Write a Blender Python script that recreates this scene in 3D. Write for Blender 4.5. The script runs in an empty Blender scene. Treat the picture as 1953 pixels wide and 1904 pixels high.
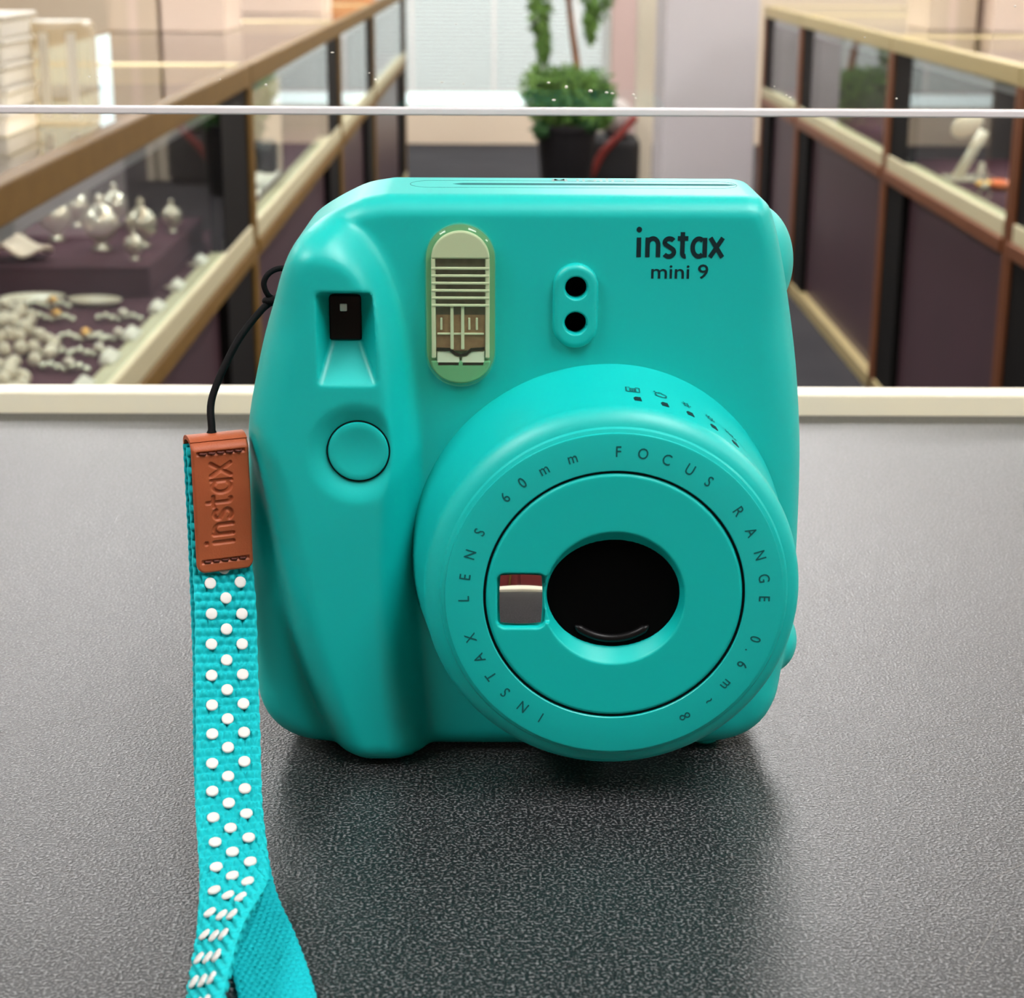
import bpy, bmesh, math, random
import numpy as np
from mathutils import Vector, Matrix

random.seed(7); np.random.seed(7)
SC = bpy.context.scene
COL = SC.collection
R_ = math.radians

# ------------------------------------------------------------------ camera
PITCH, YAW, ROLL, EYE = R_(17.3), R_(0.45), R_(0.30), Vector((0, 0, .165))
fw = Vector((math.sin(YAW)*math.cos(PITCH), math.cos(YAW)*math.cos(PITCH), -math.sin(PITCH)))
rt = Vector((math.cos(YAW), -math.sin(YAW), 0))
up = rt.cross(fw)
rt2 = rt*math.cos(ROLL) + up*math.sin(ROLL)
up2 = -rt*math.sin(ROLL) + up*math.cos(ROLL)
cd = bpy.data.cameras.new('camera')
cam = bpy.data.objects.new('camera', cd); COL.objects.link(cam)
m = Matrix((rt2, up2, -fw)).transposed().to_4x4(); m.translation = EYE
cam.matrix_world = m
cd.sensor_fit = 'HORIZONTAL'; cd.sensor_width = 36.0
cd.lens = 3400/1953*36.0
cd.clip_start = .01; cd.clip_end = 100
cd.dof.use_dof = True; cd.dof.focus_distance = .375; cd.dof.aperture_fstop = 36
SC.camera = cam

# ------------------------------------------------------------------ sky + exposure
SKY = 2.3
LAMP = 22.0
w = bpy.data.worlds.new('overcast_sky'); SC.world = w; w.use_nodes = True
w.node_tree.nodes['Background'].inputs[0].default_value = (.93, .97, 1, 1)
w.node_tree.nodes['Background'].inputs[1].default_value = SKY
vs = SC.view_settings
vs.view_transform = 'Standard'; vs.look = 'None'; vs.gamma = 1; vs.exposure = -0.06
vs.use_curve_mapping = False

# ------------------------------------------------------------------ materials
def lin(c):
    return tuple(((v/255)/12.92 if v/255 <= .04045 else ((v/255+.055)/1.055)**2.4) for v in c)
MATS = {}
def mat(name, col, rough=.5, metal=0., spec=.5, bump=None, noise=None, emit=0, coat=0, trans=0, bumpd=.0005):
    """procedural principled material; col is an sRGB triple. noise = (scale, other colour, contrast)"""
    mt = bpy.data.materials.new(name); mt.use_nodes = True
    nt = mt.node_tree; b = nt.nodes['Principled BSDF']
    c = lin(col)
    b.inputs['Base Color'].default_value = (*c, 1)
    b.inputs['Roughness'].default_value = rough
    b.inputs['Metallic'].default_value = metal
    b.inputs['Specular IOR Level'].default_value = spec
    b.inputs['Coat Weight'].default_value = coat
    b.inputs['Transmission Weight'].default_value = trans
    if emit:
        b.inputs['Emission Color'].default_value = (*c, 1); b.inputs['Emission Strength'].default_value = emit
    tc = nt.nodes.new('ShaderNodeTexCoord')
    if noise:
        n = nt.nodes.new('ShaderNodeTexNoise'); n.inputs['Scale'].default_value = noise[0]; n.inputs['Detail'].default_value = 3
        r = nt.nodes.new('ShaderNodeValToRGB')
        r.color_ramp.elements[0].position = .5-noise[2]; r.color_ramp.elements[1].position = .5+noise[2]
        r.color_ramp.elements[0].color = (*c, 1); r.color_ramp.elements[1].color = (*lin(noise[1]), 1)
        nt.links.new(tc.outputs['Object'], n.inputs['Vector']); nt.links.new(n.outputs['Fac'], r.inputs['Fac'])
        nt.links.new(r.outputs['Color'], b.inputs['Base Color'])
    if bump:
        n = nt.nodes.new('ShaderNodeTexNoise'); n.inputs['Scale'].default_value = bump[0]; n.inputs['Detail'].default_value = 2
        bp = nt.nodes.new('ShaderNodeBump'); bp.inputs['Strength'].default_value = bump[1]; bp.inputs['Distance'].default_value = bumpd
        nt.links.new(tc.outputs['Object'], n.inputs['Vector']); nt.links.new(n.outputs['Fac'], bp.inputs['Height'])
        nt.links.new(bp.outputs['Normal'], b.inputs['Normal'])
    MATS[name] = mt
    return mt

def glass_mat(name, tint, ior=1.5, rough=.0, film=0.0, filmcol=(200, 200, 200)):
    """clear sheet: transparent + fresnel gloss (each face of the solid pane reflects)"""
    mt = bpy.data.materials.new(name); mt.use_nodes = True
    nt = mt.node_tree; nt.nodes.clear()
    o = nt.nodes.new('ShaderNodeOutputMaterial'); t = nt.nodes.new('ShaderNodeBsdfTransparent')
    g = nt.nodes.new('ShaderNodeBsdfGlossy'); fr = nt.nodes.new('ShaderNodeFresnel'); mx = nt.nodes.new('ShaderNodeMixShader')
    t.inputs[0].default_value = (*tint, 1); g.inputs['Roughness'].default_value = rough
    g.inputs['Color'].default_value = (1, 1, 1, 1)
    fr.inputs[0].default_value = ior
    geo = nt.nodes.new('ShaderNodeNewGeometry')   # keep the reflection from the inner faces physically weak
    nt.links.new(fr.outputs[0], mx.inputs[0]); nt.links.new(t.outputs[0], mx.inputs[1]); nt.links.new(g.outputs[0], mx.inputs[2])
    mul = nt.nodes.new('ShaderNodeMath'); mul.operation = 'MULTIPLY'
    inv = nt.nodes.new('ShaderNodeMath'); inv.operation = 'SUBTRACT'; inv.inputs[0].default_value = 1.0
    nt.links.new(geo.outputs['Backfacing'], inv.inputs[1]); nt.links.new(inv.outputs[0], mul.inputs[0]); nt.links.new(fr.outputs[0], mul.inputs[1])
    nt.links.new(mul.outputs[0], mx.inputs[0])
    last = mx
    if film:
        d = nt.nodes.new('ShaderNodeBsdfDiffuse'); d.inputs[0].default_value = (*lin(filmcol), 1)
        m2 = nt.nodes.new('ShaderNodeMixShader'); m2.inputs[0].default_value = film
        nt.links.new(last.outputs[0], m2.inputs[1]); nt.links.new(d.outputs[0], m2.inputs[2]); last = m2
    nt.links.new(last.outputs[0], o.inputs[0])
    MATS[name] = mt
    return mt

TEAL = mat('teal_plastic', (0, 180, 174), .42, spec=.5, bump=(2500, .04), bumpd=.0002)
TEAL_D = mat('teal_plastic_disc', (0, 180, 173), .45, spec=.35, bump=(2500, .04), bumpd=.0002)
INK = mat('dark_print', (12, 38, 42), .6, spec=.2)
INKT = mat('teal_grey_print', (14, 84, 84), .6, spec=.2)
INKS = mat('slot_shadow', (0, 92, 94), .7, spec=.1)
INKG = mat('grey_print', (70, 128, 126), .4, spec=.4)
BLACK = mat('black_plastic', (8, 7, 8), .4, spec=.25)
BLACKM = mat('black_matte', (3, 3, 3), .75, spec=.05)
GAP = mat('shadow_gap', (4, 14, 15), .8, spec=.1)
MIRROR = mat('mirror', (215, 215, 218), .03, metal=1)
CREAMP = mat('pale_reflector', (212, 209, 186), .35, spec=.5)
BROWNR = mat('brown_reflector', (150, 112, 88), .3, metal=.35, noise=(900, (176, 140, 108), .2))
OLIVE = mat('olive_reflector', (70, 66, 54), .3, metal=.3, noise=(700, (96, 92, 78), .2))
GREENP = mat('pale_green_plastic', (104, 168, 128), .25, spec=.5)
CLEAR = glass_mat('clear_green_plastic', (.86, .96, .86), 1.45, .02, film=.05, filmcol=(190, 215, 180))
LEATHER = mat('tan_leather', (170, 88, 52), .5, spec=.35, bump=(2600, .25), noise=(160, (158, 78, 44), .25), bumpd=.0002)
LEATHER_E = mat('leather_cut_edge', (196, 150, 108), .8)
THREAD = mat('brown_thread', (84, 32, 18), .7)
WEB = mat('teal_webbing', (18, 180, 186), .75, spec=.2, bump=(5000, .3), bumpd=.0002)
WEBB = mat('teal_webbing_back', (4, 166, 174), .75, spec=.2, bump=(5000, .3), bumpd=.0002)
LEDW = mat('frosted_window', (250, 247, 240), .4)
DOT = mat('white_print', (205, 202, 198), .6)
CORD = mat('black_cord', (6, 5, 6), .7, spec=.15, bump=(4000, .4), bumpd=.0002)
CREAMM = mat('cream_metal', (253, 243, 214), .4, spec=.5, noise=(60, (248, 240, 216), .2))
BRASS = mat('brass_anodised', (104, 76, 28), .55, spec=.25, noise=(30, (116, 88, 38), .3))
BRASSL = mat('pale_brass', (196, 178, 128), .42, metal=.5)
COPPER = mat('brown_anodised', (140, 86, 54), .4, metal=.6)
PLUM = mat('plum_laminate', (70, 47, 54), .38, spec=.4, noise=(4, (62, 43, 49), .3))
DECKP = mat('plum_felt', (84, 54, 64), .9, spec=.1)
POSTB = mat('black_post', (10, 8, 7), .7, spec=.12)
LEDGE = mat('cream_ledge', (188, 180, 146), .5, spec=.4)
LILAC = mat('grey_aluminium', (178, 172, 180), .4, metal=.3)
SHEET = glass_mat('case_glass', (.93, .97, .95), 1.52, .015)
SHIELD = glass_mat('shield_acrylic', (.985, .995, .99), 1.49, .004)
SILVER = mat('polished_silver', (224, 214, 200), .22, metal=.65)
PEARL = mat('cream_pearl', (226, 214, 194), .25, spec=.6, coat=.4)
SILVW = mat('pale_silver', (206, 202, 188), .25, metal=.8)
GOLDJ = mat('gold_jewel', (226, 176, 104), .22, metal=.9)
WHITEC = mat('white_card', (232, 226, 214), .7)
BEIGE = mat('beige_board', (206, 188, 166), .7, noise=(6, (196, 176, 154), .3))
PINKB = mat('pinkish_board', (214, 192, 176), .7)
WOODO = mat('orange_wood', (222, 158, 104), .4, noise=(8, (200, 130, 80), .3))
REDBOX = mat('red_velvet', (170, 40, 36), .8)
ORANGE = mat('orange_enamel', (232, 104, 48), .35)
GRAPH = mat('black_rubber', (22, 21, 23), .5)
POT = mat('black_pot', (24, 22, 24), .5, spec=.4)
SOIL = mat('soil', (104, 82, 58), .95)
BARK = mat('reddish_bark', (142, 98, 70), .8, noise=(40, (120, 78, 56), .3))
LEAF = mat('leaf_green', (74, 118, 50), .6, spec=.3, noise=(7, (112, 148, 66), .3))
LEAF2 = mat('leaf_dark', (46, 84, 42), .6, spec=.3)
CARPET = mat('charcoal_carpet', (58, 57, 60), .95, spec=.1, noise=(3, (48, 47, 50), .3))
WALLB = mat('beige_wall', (214, 198, 176), .8)
WALLG = mat('grey_wall', (196, 190, 192), .75)
WALLP = mat('pinkish_wall', (196, 170, 164), .8)
WALLD = mat('brown_wall', (120, 100, 90), .8)
CREAMF = mat('cream_frame', (216, 206, 186), .6)
CEIL = mat('ceiling_tile', (240, 238, 234), .9)
LAMPM = mat('lamp_diffuser', (254, 252, 251), .6, emit=LAMP)
TUBEM = mat('warm_lamp_tube', (255, 232, 200), .5, emit=14)
FRAMEW = mat('white_frame', (235, 235, 233), .5)
MAROON = mat('maroon_cabinet', (118, 42, 40), .5)
BLUE_REFL = mat('blue_print', (92, 112, 140), .6)
GREYC = mat('grey_plastic', (176, 164, 160), .5)
REDS = mat('red_strap', (128, 40, 32), .6)

# blinds: thin slats that let daylight through
bl = bpy.data.materials.new('blind_slat'); bl.use_nodes = True
nt = bl.node_tree; nt.nodes.clear()
o_ = nt.nodes.new('ShaderNodeOutputMaterial'); d_ = nt.nodes.new('ShaderNodeBsdfDiffuse'); t_ = nt.nodes.new('ShaderNodeBsdfTranslucent'); x_ = nt.nodes.new('ShaderNodeMixShader')
d_.inputs[0].default_value = (.46, .47, .46, 1); t_.inputs[0].default_value = (.60, .62, .62, 1); x_.inputs[0].default_value = .14
nt.links.new(d_.outputs[0], x_.inputs[1]); nt.links.new(t_.outputs[0], x_.inputs[2]); nt.links.new(x_.outputs[0], o_.inputs[0])
BLIND = bl

# speckled black laminate with fine pebble grain
lm = bpy.data.materials.new('speckled_laminate'); lm.use_nodes = True
nt = lm.node_tree; b = nt.nodes['Principled BSDF']
tc = nt.nodes.new('ShaderNodeTexCoord')
n1 = nt.nodes.new('ShaderNodeTexNoise'); n1.inputs['Scale'].default_value = 1700; n1.inputs['Detail'].default_value = 1.5; n1.inputs['Roughness'].default_value = .5
nt.links.new(tc.outputs['Object'], n1.inputs['Vector'])
cr = nt.nodes.new('ShaderNodeValToRGB')
cr.color_ramp.elements[0].position = .50; cr.color_ramp.elements[0].color = (.008, .009, .010, 1)
cr.color_ramp.elements[1].position = .70; cr.color_ramp.elements[1].color = (.16, .16, .165, 1)
nt.links.new(n1.outputs['Fac'], cr.inputs['Fac']); nt.links.new(cr.outputs['Color'], b.inputs['Base Color'])
bp = nt.nodes.new('ShaderNodeBump'); bp.inputs['Strength'].default_value = .5; bp.inputs['Distance'].default_value = .0003
nt.links.new(n1.outputs['Fac'], bp.inputs['Height']); nt.links.new(bp.outputs['Normal'], b.inputs['Normal'])
b.inputs['Roughness'].default_value = .34; b.inputs['Specular IOR Level'].default_value = .5
LAMINATE = lm

# ------------------------------------------------------------------ mesh helpers
class MB:
    def __init__(s): s.v = []; s.f = []
    def add(s, V, F):
        n = len(s.v); s.v += [tuple(map(float, p)) for p in V]; s.f += [tuple(i+n for i in q) for q in F]; return s
    def box(s, a, b):
        (x0, y0, z0), (x1, y1, z1) = a, b
        return s.add([(x0,y0,z0),(x1,y0,z0),(x1,y1,z0),(x0,y1,z0),(x0,y0,z1),(x1,y0,z1),(x1,y1,z1),(x0,y1,z1)],
                     [(0,3,2,1),(4,5,6,7),(0,1,5,4),(1,2,6,5),(2,3,7,6),(3,0,4,7)])
    def lathe(s, c, prof, axis='z', n=32, cap=True):
        """prof: list of (radius, height along axis); axis z or y (height towards -y for 'y')"""
        V = []; F = []
        for r, h in prof:
            for k in range(n):
                a = 2*math.pi*k/n
                if axis == 'z': V.append((c[0]+r*math.cos(a), c[1]+r*math.sin(a), c[2]+h))
                else: V.append((c[0]+r*math.cos(a), c[1]-h, c[2]+r*math.sin(a)))
        for i in range(len(prof)-1):
            for k in range(n):
                k2 = (k+1) % n
                F.append((i*n+k, i*n+k2, (i+1)*n+k2, (i+1)*n+k))
        if cap:
            if prof[0][0] > 1e-9: F.append(tuple(range(n))[::-1])
            if prof[-1][0] > 1e-9: F.append(tuple((len(prof)-1)*n+k for k in range(n)))
        return s.add(V, F)
    def tube(s, pts, r, n=8, cap=True):
        P = [Vector(p) for p in pts]; rr = r if hasattr(r, '__len__') else [r]*len(P)
        V = []; F = []; ref = Vector((0, 0, 1))
        prevx = None
        for i, p in enumerate(P):
            t = (P[min(i+1, len(P)-1)] - P[max(i-1, 0)]).normalized()
            x = (prevx - t*prevx.dot(t)) if prevx is not None else t.cross(ref if abs(t.z) < .9 else Vector((1, 0, 0)))
            x.normalize(); prevx = x; y = t.cross(x)
            for k in range(n):
                a = 2*math.pi*k/n; V.append(p + (x*math.cos(a) + y*math.sin(a))*rr[i])
        for i in range(len(P)-1):
            for k in range(n):
                k2 = (k+1) % n; F.append((i*n+k, i*n+k2, (i+1)*n+k2, (i+1)*n+k))
        if cap: F.append(tuple(range(n))[::-1]); F.append(tuple((len(P)-1)*n+k for k in range(n)))
        return s.add(V, F)
    def blob(s, c, r, nu=14, nv=8):
        V = []; F = []
        for j in range(1, nv):
            t = math.pi*j/nv
            for k in range(nu):
                a = 2*math.pi*k/nu; V.append((c[0]+r[0]*math.sin(t)*math.cos(a), c[1]+r[1]*math.sin(t)*math.sin(a), c[2]+r[2]*math.cos(t)))
        top = len(V); V.append((c[0], c[1], c[2]+r[2])); bot = len(V); V.append((c[0], c[1], c[2]-r[2]))
        for j in range(nv-2):
            for k in range(nu):
                k2 = (k+1) % nu; F.append((j*nu+k, (j+1)*nu+k, (j+1)*nu+k2, j*nu+k2))
        for k in range(nu):
            k2 = (k+1) % nu; F.append((top, k, k2)); F.append((bot, (nv-2)*nu+k2, (nv-2)*nu+k))
        return s.add(V, F)
    def prism(s, poly, y0, y1):
        """poly in (x, z), extruded from y0 (front) to y1"""
        n = len(poly); V = [(x, y0, z) for x, z in poly] + [(x, y1, z) for x, z in poly]
        F = [tuple(range(n)), tuple(range(2*n-1, n-1, -1))] + [(i, i+n, (i+1) % n+n, (i+1) % n) for i in range(n)]
        return s.add(V, F)
    def build(s, name, mt, parent=None, smooth=False, bevel=0, seg=2, scale=1.0, auto=None):
        off = Vector(parent_world(parent)) if parent else Vector((0, 0, 0))
        me = bpy.data.meshes.new(name)
        me.from_pydata([tuple(Vector(p)*scale - off) for p in s.v], [], s.f); me.update()
        if bevel:
            bm = bmesh.new(); bm.from_mesh(me)
            bmesh.ops.recalc_face_normals(bm, faces=bm.faces)
            ed = [e for e in bm.edges if len(e.link_faces) == 2 and e.calc_face_angle(0) > .5]
            bmesh.ops.bevel(bm, geom=ed, offset=bevel, segments=seg, affect='EDGES', profile=.5)
            bm.to_mesh(me); bm.free()
        else:
            bm = bmesh.new(); bm.from_mesh(me); bmesh.ops.recalc_face_normals(bm, faces=bm.faces); bm.to_mesh(me); bm.free()
        return finish(name, me, mt, parent, smooth, auto)

WORLD = {}
def parent_world(p):
    return WORLD.get(p.name, (0, 0, 0))
def finish(name, me, mt, parent=None, smooth=False, auto=None):
    if mt: me.materials.append(mt)
    if smooth or auto:
        me.polygons.foreach_set('use_smooth', [True]*len(me.polygons))
    if auto: me.set_sharp_from_angle(angle=R_(auto))
    o = bpy.data.objects.new(name, me); COL.objects.link(o)
    if parent: o.parent = parent
    WORLD[o.name] = parent_world(parent) if parent else (0, 0, 0)
    return o
def thing(name, label, cat, loc, group=None):
    o = bpy.data.objects.new(name, None); COL.objects.link(o); o.location = loc
    o.empty_display_size = .02
    WORLD[o.name] = tuple(loc)
    o['label'] = label; o['category'] = cat
    if group: o['group'] = group
    return o
def tag(o, label, cat, group=None, kind=None):
    o['label'] = label; o['category'] = cat
    if group: o['group'] = group
    if kind: o['kind'] = kind
    return o
def struct(o, label=None):
    o['kind'] = 'structure'
    if label: o['label'] = label
    return o
def recentre(o, loc):
    """move the origin of a one-mesh thing to its base"""
    l = Vector(loc); o.data.transform(Matrix.Translation(-l)); o.location = l; WORLD[o.name] = tuple(loc); return o

def catmull(P, n):
    P = [np.array(p, float) for p in P]; P = [2*P[0]-P[1]] + P + [2*P[-1]-P[-2]]
    out = []
    for i in range(1, len(P)-2):
        for k in range(n):
            t = k/n
            out.append(.5*((2*P[i]) + (-P[i-1]+P[i+1])*t + (2*P[i-1]-5*P[i]+4*P[i+1]-P[i+2])*t*t + (-P[i-1]+3*P[i]-3*P[i+1]+P[i+2])*t**3))
    out.append(P[-2]); return out

# ------------------------------------------------------------------ implicit-surface modelling (for the moulded shells)
def poly_sdf(X, Z, poly):
    P = np.array(poly, np.float32); n = len(P)
    X, Z = np.broadcast_arrays(np.asarray(X, np.float32), np.asarray(Z, np.float32))
    d2 = np.full(X.shape, 1e9, np.float32); ins = np.zeros(X.shape, bool)
    for i in range(n):
        a = P[i]; e = P[(i+1) % n]-a; l2 = float(e@e)
        if l2 < 1e-12: continue
        px = X-a[0]; pz = Z-a[1]
        t = np.clip((px*e[0]+pz*e[1])/l2, 0, 1)
        d2 = np.minimum(d2, (px-t*e[0])**2+(pz-t*e[1])**2)
        b2 = P[(i+1) % n]
        c = ((a[1] > Z) != (b2[1] > Z))
        if abs(e[1]) > 1e-9: ins ^= c & (X < a[0]+(Z-a[1])*e[0]/e[1])
    d = np.sqrt(d2)
    return np.where(ins, -d, d)
def rint(a, b, r):      # rounded intersection
    return np.minimum(np.maximum(a, b), -r) + np.sqrt(np.maximum(a+r, 0)**2 + np.maximum(b+r, 0)**2)
def sunion(a, b, k):
    h = np.clip(.5+.5*(b-a)/k, 0, 1); return b*(1-h)+a*h-k*h*(1-h)
def ssub(a, b, k):      # a minus b
    return -sunion(-a, b, k)
def rbox2(X, Z, cx, cz, hx, hz, r):
    qx = np.abs(X-cx)-hx+r; qz = np.abs(Z-cz)-hz+r
    return np.sqrt(np.maximum(qx, 0)**2+np.maximum(qz, 0)**2)+np.minimum(np.maximum(qx, qz), 0)-r
def sstep(t):
    t = np.clip(t, 0, 1); return t*t*(3-2*t)
def surface(f, lo, hi, res, newton=2):
    n = [int(math.ceil((hi[i]-lo[i])/res))+1 for i in range(3)]
    ax = [np.arange(n[i], dtype=np.float32)*res+lo[i] for i in range(3)]
    V = f(ax[0][:, None, None], ax[1][None, :, None], ax[2][None, None, :]).astype(np.float32)
    V = np.ascontiguousarray(np.broadcast_to(V, n)); S = V < 0
    acc = np.zeros([k-1 for k in n]+[3], np.float32); cnt = np.zeros([k-1 for k in n], np.float32)
    quads = []
    base = None
    cross = []
    for a in range(3):
        sl0 = [slice(None)]*3; sl1 = [slice(None)]*3; sl0[a] = slice(0, -1); sl1[a] = slice(1, None)
        A = V[tuple(sl0)]; B = V[tuple(sl1)]; ch = (A < 0) != (B < 0)
        I = np.argwhere(ch); va = A[ch]; vb = B[ch]; t = va/(va-vb)
        P = I.astype(np.float32).copy(); P[:, a] += t
        b, c = [(1, 2), (2, 0), (0, 1)][a]
        for db in (0, 1):
            for dc in (0, 1):
                J = I.copy(); J[:, b] -= db; J[:, c] -= dc
                ok = (J[:, b] >= 0) & (J[:, c] >= 0) & (J[:, b] < n[b]-1) & (J[:, c] < n[c]-1) & (J[:, a] < n[a]-1)
                np.add.at(acc, tuple(J[ok].T), P[ok]); np.add.at(cnt, tuple(J[ok].T), 1)
        cross.append((I, va < 0, a, b, c))
    act = cnt > 0
    idx = -np.ones(cnt.shape, np.int64); idx[act] = np.arange(act.sum())
    pts = acc[act]/cnt[act][:, None]*res + np.array(lo, np.float32)
    for I, neg, a, b, c in cross:
        ok = (I[:, b] > 0) & (I[:, c] > 0) & (I[:, b] < n[b]-1) & (I[:, c] < n[c]-1)
        I = I[ok]; ng = neg[ok]; q = []
        for db, dc in ((1, 1), (0, 1), (0, 0), (1, 0)):
            J = I.copy(); J[:, b] -= db; J[:, c] -= dc; q.append(idx[tuple(J.T)])
        Q = np.stack(q, 1); Q[~ng] = Q[~ng][:, ::-1]; quads.append(Q)
    Q = np.concatenate(quads)
    e = res*.15
    for _ in range(newton):
        x, y, z = pts[:, 0], pts[:, 1], pts[:, 2]
        f0 = f(x, y, z); g = np.stack([f(x+e, y, z)-f(x-e, y, z), f(x, y+e, z)-f(x, y-e, z), f(x, y, z+e)-f(x, y, z-e)], 1)/(2*e)
        g2 = np.maximum((g*g).sum(1), .05)
        pts = pts - np.clip((f0/g2), -res*.6, res*.6)[:, None]*g
    return pts, Q
def sdf_obj(name, f, lo, hi, res, mt, parent, unit=.001, off=(0, 0, 0), newton=2):
    pts, Q = surface(f, lo, hi, res, newton)
    pw = np.array(parent_world(parent))
    P = pts*unit + np.array(off) - pw
    me = bpy.data.meshes.new(name)
    me.vertices.add(len(P)); me.vertices.foreach_set('co', P.astype(np.float32).ravel())
    me.loops.add(len(Q)*4); me.loops.foreach_set('vertex_index', Q.astype(np.int32).ravel())
    me.polygons.add(len(Q)); me.polygons.foreach_set('loop_start', (np.arange(len(Q))*4).astype(np.int32))
    me.update(calc_edges=True); me.validate()
    return finish(name, me, mt, parent, smooth=True)

# ================================================================== ROOM
FL, CE = -1.04, 1.75
YF = 11.4
struct(MB().box((-3.3, -2.6, FL-.05), (3.7, YF+.4, FL)).build('floor', CARPET))
struct(MB().box((-3.3, -2.6, CE), (3.7, YF+.4, CE+.05)).build('ceiling', CEIL))
struct(MB().box((-3.35, -2.6, FL), (-3.3, YF+.4, CE)).build('wall_left', BEIGE))
struct(MB().box((3.7, -2.6, FL), (3.75, YF+.4, CE)).build('wall_right', BEIGE))
struct(MB().box((-3.3, -2.65, FL), (3.7, -2.6, CE)).build('wall_back', WALLD))
# far wall with window openings: one wide blind-covered window, one with the blind pulled up further left
SILL = -.838
wf = MB()
wf.box((-3.3, YF, FL), (.69, YF+.2, SILL)); wf.box((-3.1, YF, SILL), (-1.40, YF+.2, .2)); wf.box((-3.3, YF, 1.45), (.69, YF+.2, CE))
wf.box((.69, YF, FL), (3.7, YF+.2, CE)); wf.box((-3.3, YF, SILL), (-3.1, YF+.2, 1.45)); wf.box((-1.40, YF, SILL), (-1.28, YF+.2, 1.45))
struct(wf.build('wall_far', WALLB))
def window(name, x0, x1, SILL=SILL):
    o = thing(name, 'tall storefront window in the far wall', 'window', ((x0+x1)/2, YF+.1, SILL)); del o['category']; o['kind'] = 'structure'
    fr = MB(); t = .05
    fr.box((x0, YF+.06, SILL), (x0+t, YF+.14, 1.45)).box((x1-t, YF+.06, SILL), (x1, YF+.14, 1.45)).box((x0, YF+.06, SILL), (x1, YF+.14, SILL+.03)).box((x0, YF+.06, 1.40), (x1, YF+.14, 1.45))
    fr.build('window_frame', FRAMEW, o)
    MB().box((x0+t, YF+.09, SILL+.03), (x1-t, YF+.1, 1.40)).build('pane', SHEET, o)
    return o
window('window_1', -1.28, .69); window('window_2', -3.1, -1.40, .2)
def blind(x0, x1, zb, zt, label):
    o = thing('window_blind', label, 'blind', ((x0+x1)/2, YF-.03, zb))
    s = MB(); n = int((zt-zb)/.0235)
    for i in range(n):
        z = zb+.02+i*.0235
        s.add([(x0, YF-.040, z-.0085), (x1, YF-.040, z-.0085), (x1, YF-.022, z+.0105), (x0, YF-.022, z+.0105)], [(0, 1, 2, 3)])
    so = s.build('slats', BLIND, o); so['kind'] = 'stuff'
    MB().box((x0, YF-.042, zb), (x1, YF-.018, zb+.016)).build('bottom_rail', FRAMEW, o)
    MB().box((x0, YF-.05, zt), (x1, YF-.01, zt+.04)).build('head_rail', FRAMEW, o)
    for xx in np.linspace(x0+.2, x1-.2, 4):
        MB().box((xx-.012, YF-.046, zb), (xx+.012, YF-.044, zt)).build('ladder_tape', FRAMEW, o)
    return o
blind(-1.25, .67, -.722, 1.38, 'white venetian blind, lowered nearly to the sill of the far window')
blind(-3.08, -1.42, 1.05, 1.38, 'white venetian blind pulled up on the left far window')
struct(MB().box((.69, YF-.012, FL), (.92, YF, CE)).build('trim_1', WALLP))
# cream post and grey pillar at the end of the aisle
struct(MB().box((.715, 9.5, FL), (.80, 9.62, CE)).box((.815, 9.5, FL), (.86, 9.64, CE)).build('trim_2', CREAMF, bevel=.006))
struct(MB().box((.685, 7.62, FL), (1.075, 8.1, CE)).build('wall_pillar', WALLG, bevel=.01))

# ceiling lamps: recessed fluorescent troffers, some added as fill light
def troffer(x, y, k):
    o = thing('ceiling_lamp', LAMPL[k], 'lamp', (x, y, CE), 'fluorescent panels in the ceiling')
    f = MB(); hx, hy, t = .32, .62, .035
    f.box((x-hx, y-hy, CE-.03), (x-hx+t, y+hy, CE)).box((x+hx-t, y-hy, CE-.03), (x+hx, y+hy, CE)).box((x-hx+t, y-hy, CE-.03), (x+hx-t, y-hy+t, CE)).box((x-hx+t, y+hy-t, CE-.03), (x+hx-t, y+hy, CE))
    f.build('frame', FRAMEW, o)
    MB().box((x-hx+t, y-hy+t, CE-.018), (x+hx-t, y+hy-t, CE-.008)).build('diffuser', LAMPM, o)
rows = [(-.38, 'above the counter'), (3.8, 'over the nearer showcases'), (5.9, 'over the middle showcases'), (8.0, 'near the grey pillar'), (10.1, 'near the far window')]  # row above the counter is added, to brighten the camera front
cols = [(-1.3, 'left'), (.7, 'aisle'), (2.7, 'right')]
LAMPL = [f'white fluorescent ceiling panel {r}, in the {c} row' for y, r in rows for x, c in cols]
k = 0
for y, r in rows:
    for x, c in cols:
        troffer(x, y, k); k += 1
LAMPL += ['white fluorescent ceiling panel close to the left wall', 'white fluorescent ceiling panel close to the right wall']
troffer(-2.5, 2.6, k); troffer(2.7, 1.9, k+1)  # two side panels added to brighten the upper background

# cabinet added behind the photographer for the red reflection in the little mirror
bc = thing('back_cabinet', 'maroon cabinet run along the wall behind the counter', 'cabinet', (0, -1.5, FL))
MB().box((-2.4, -1.9, FL), (2.4, -1.3, -.12)).build('body', MAROON, bc)
MB().box((-2.42, -1.92, -.12), (2.42, -1.26, -.08)).build('worktop', LEDGE, bc, bevel=.005)
for i in range(6):
    x0 = -2.38+i*.8
    dd = MB().box((x0, -1.3, FL+.1), (x0+.76, -1.28, -.15)).build('door', MAROON, bc, bevel=.004)
    MB().box((x0+.66, -1.28, -.45), (x0+.68, -1.255, -.30)).build('handle', BRASS, dd, bevel=.003)

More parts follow.
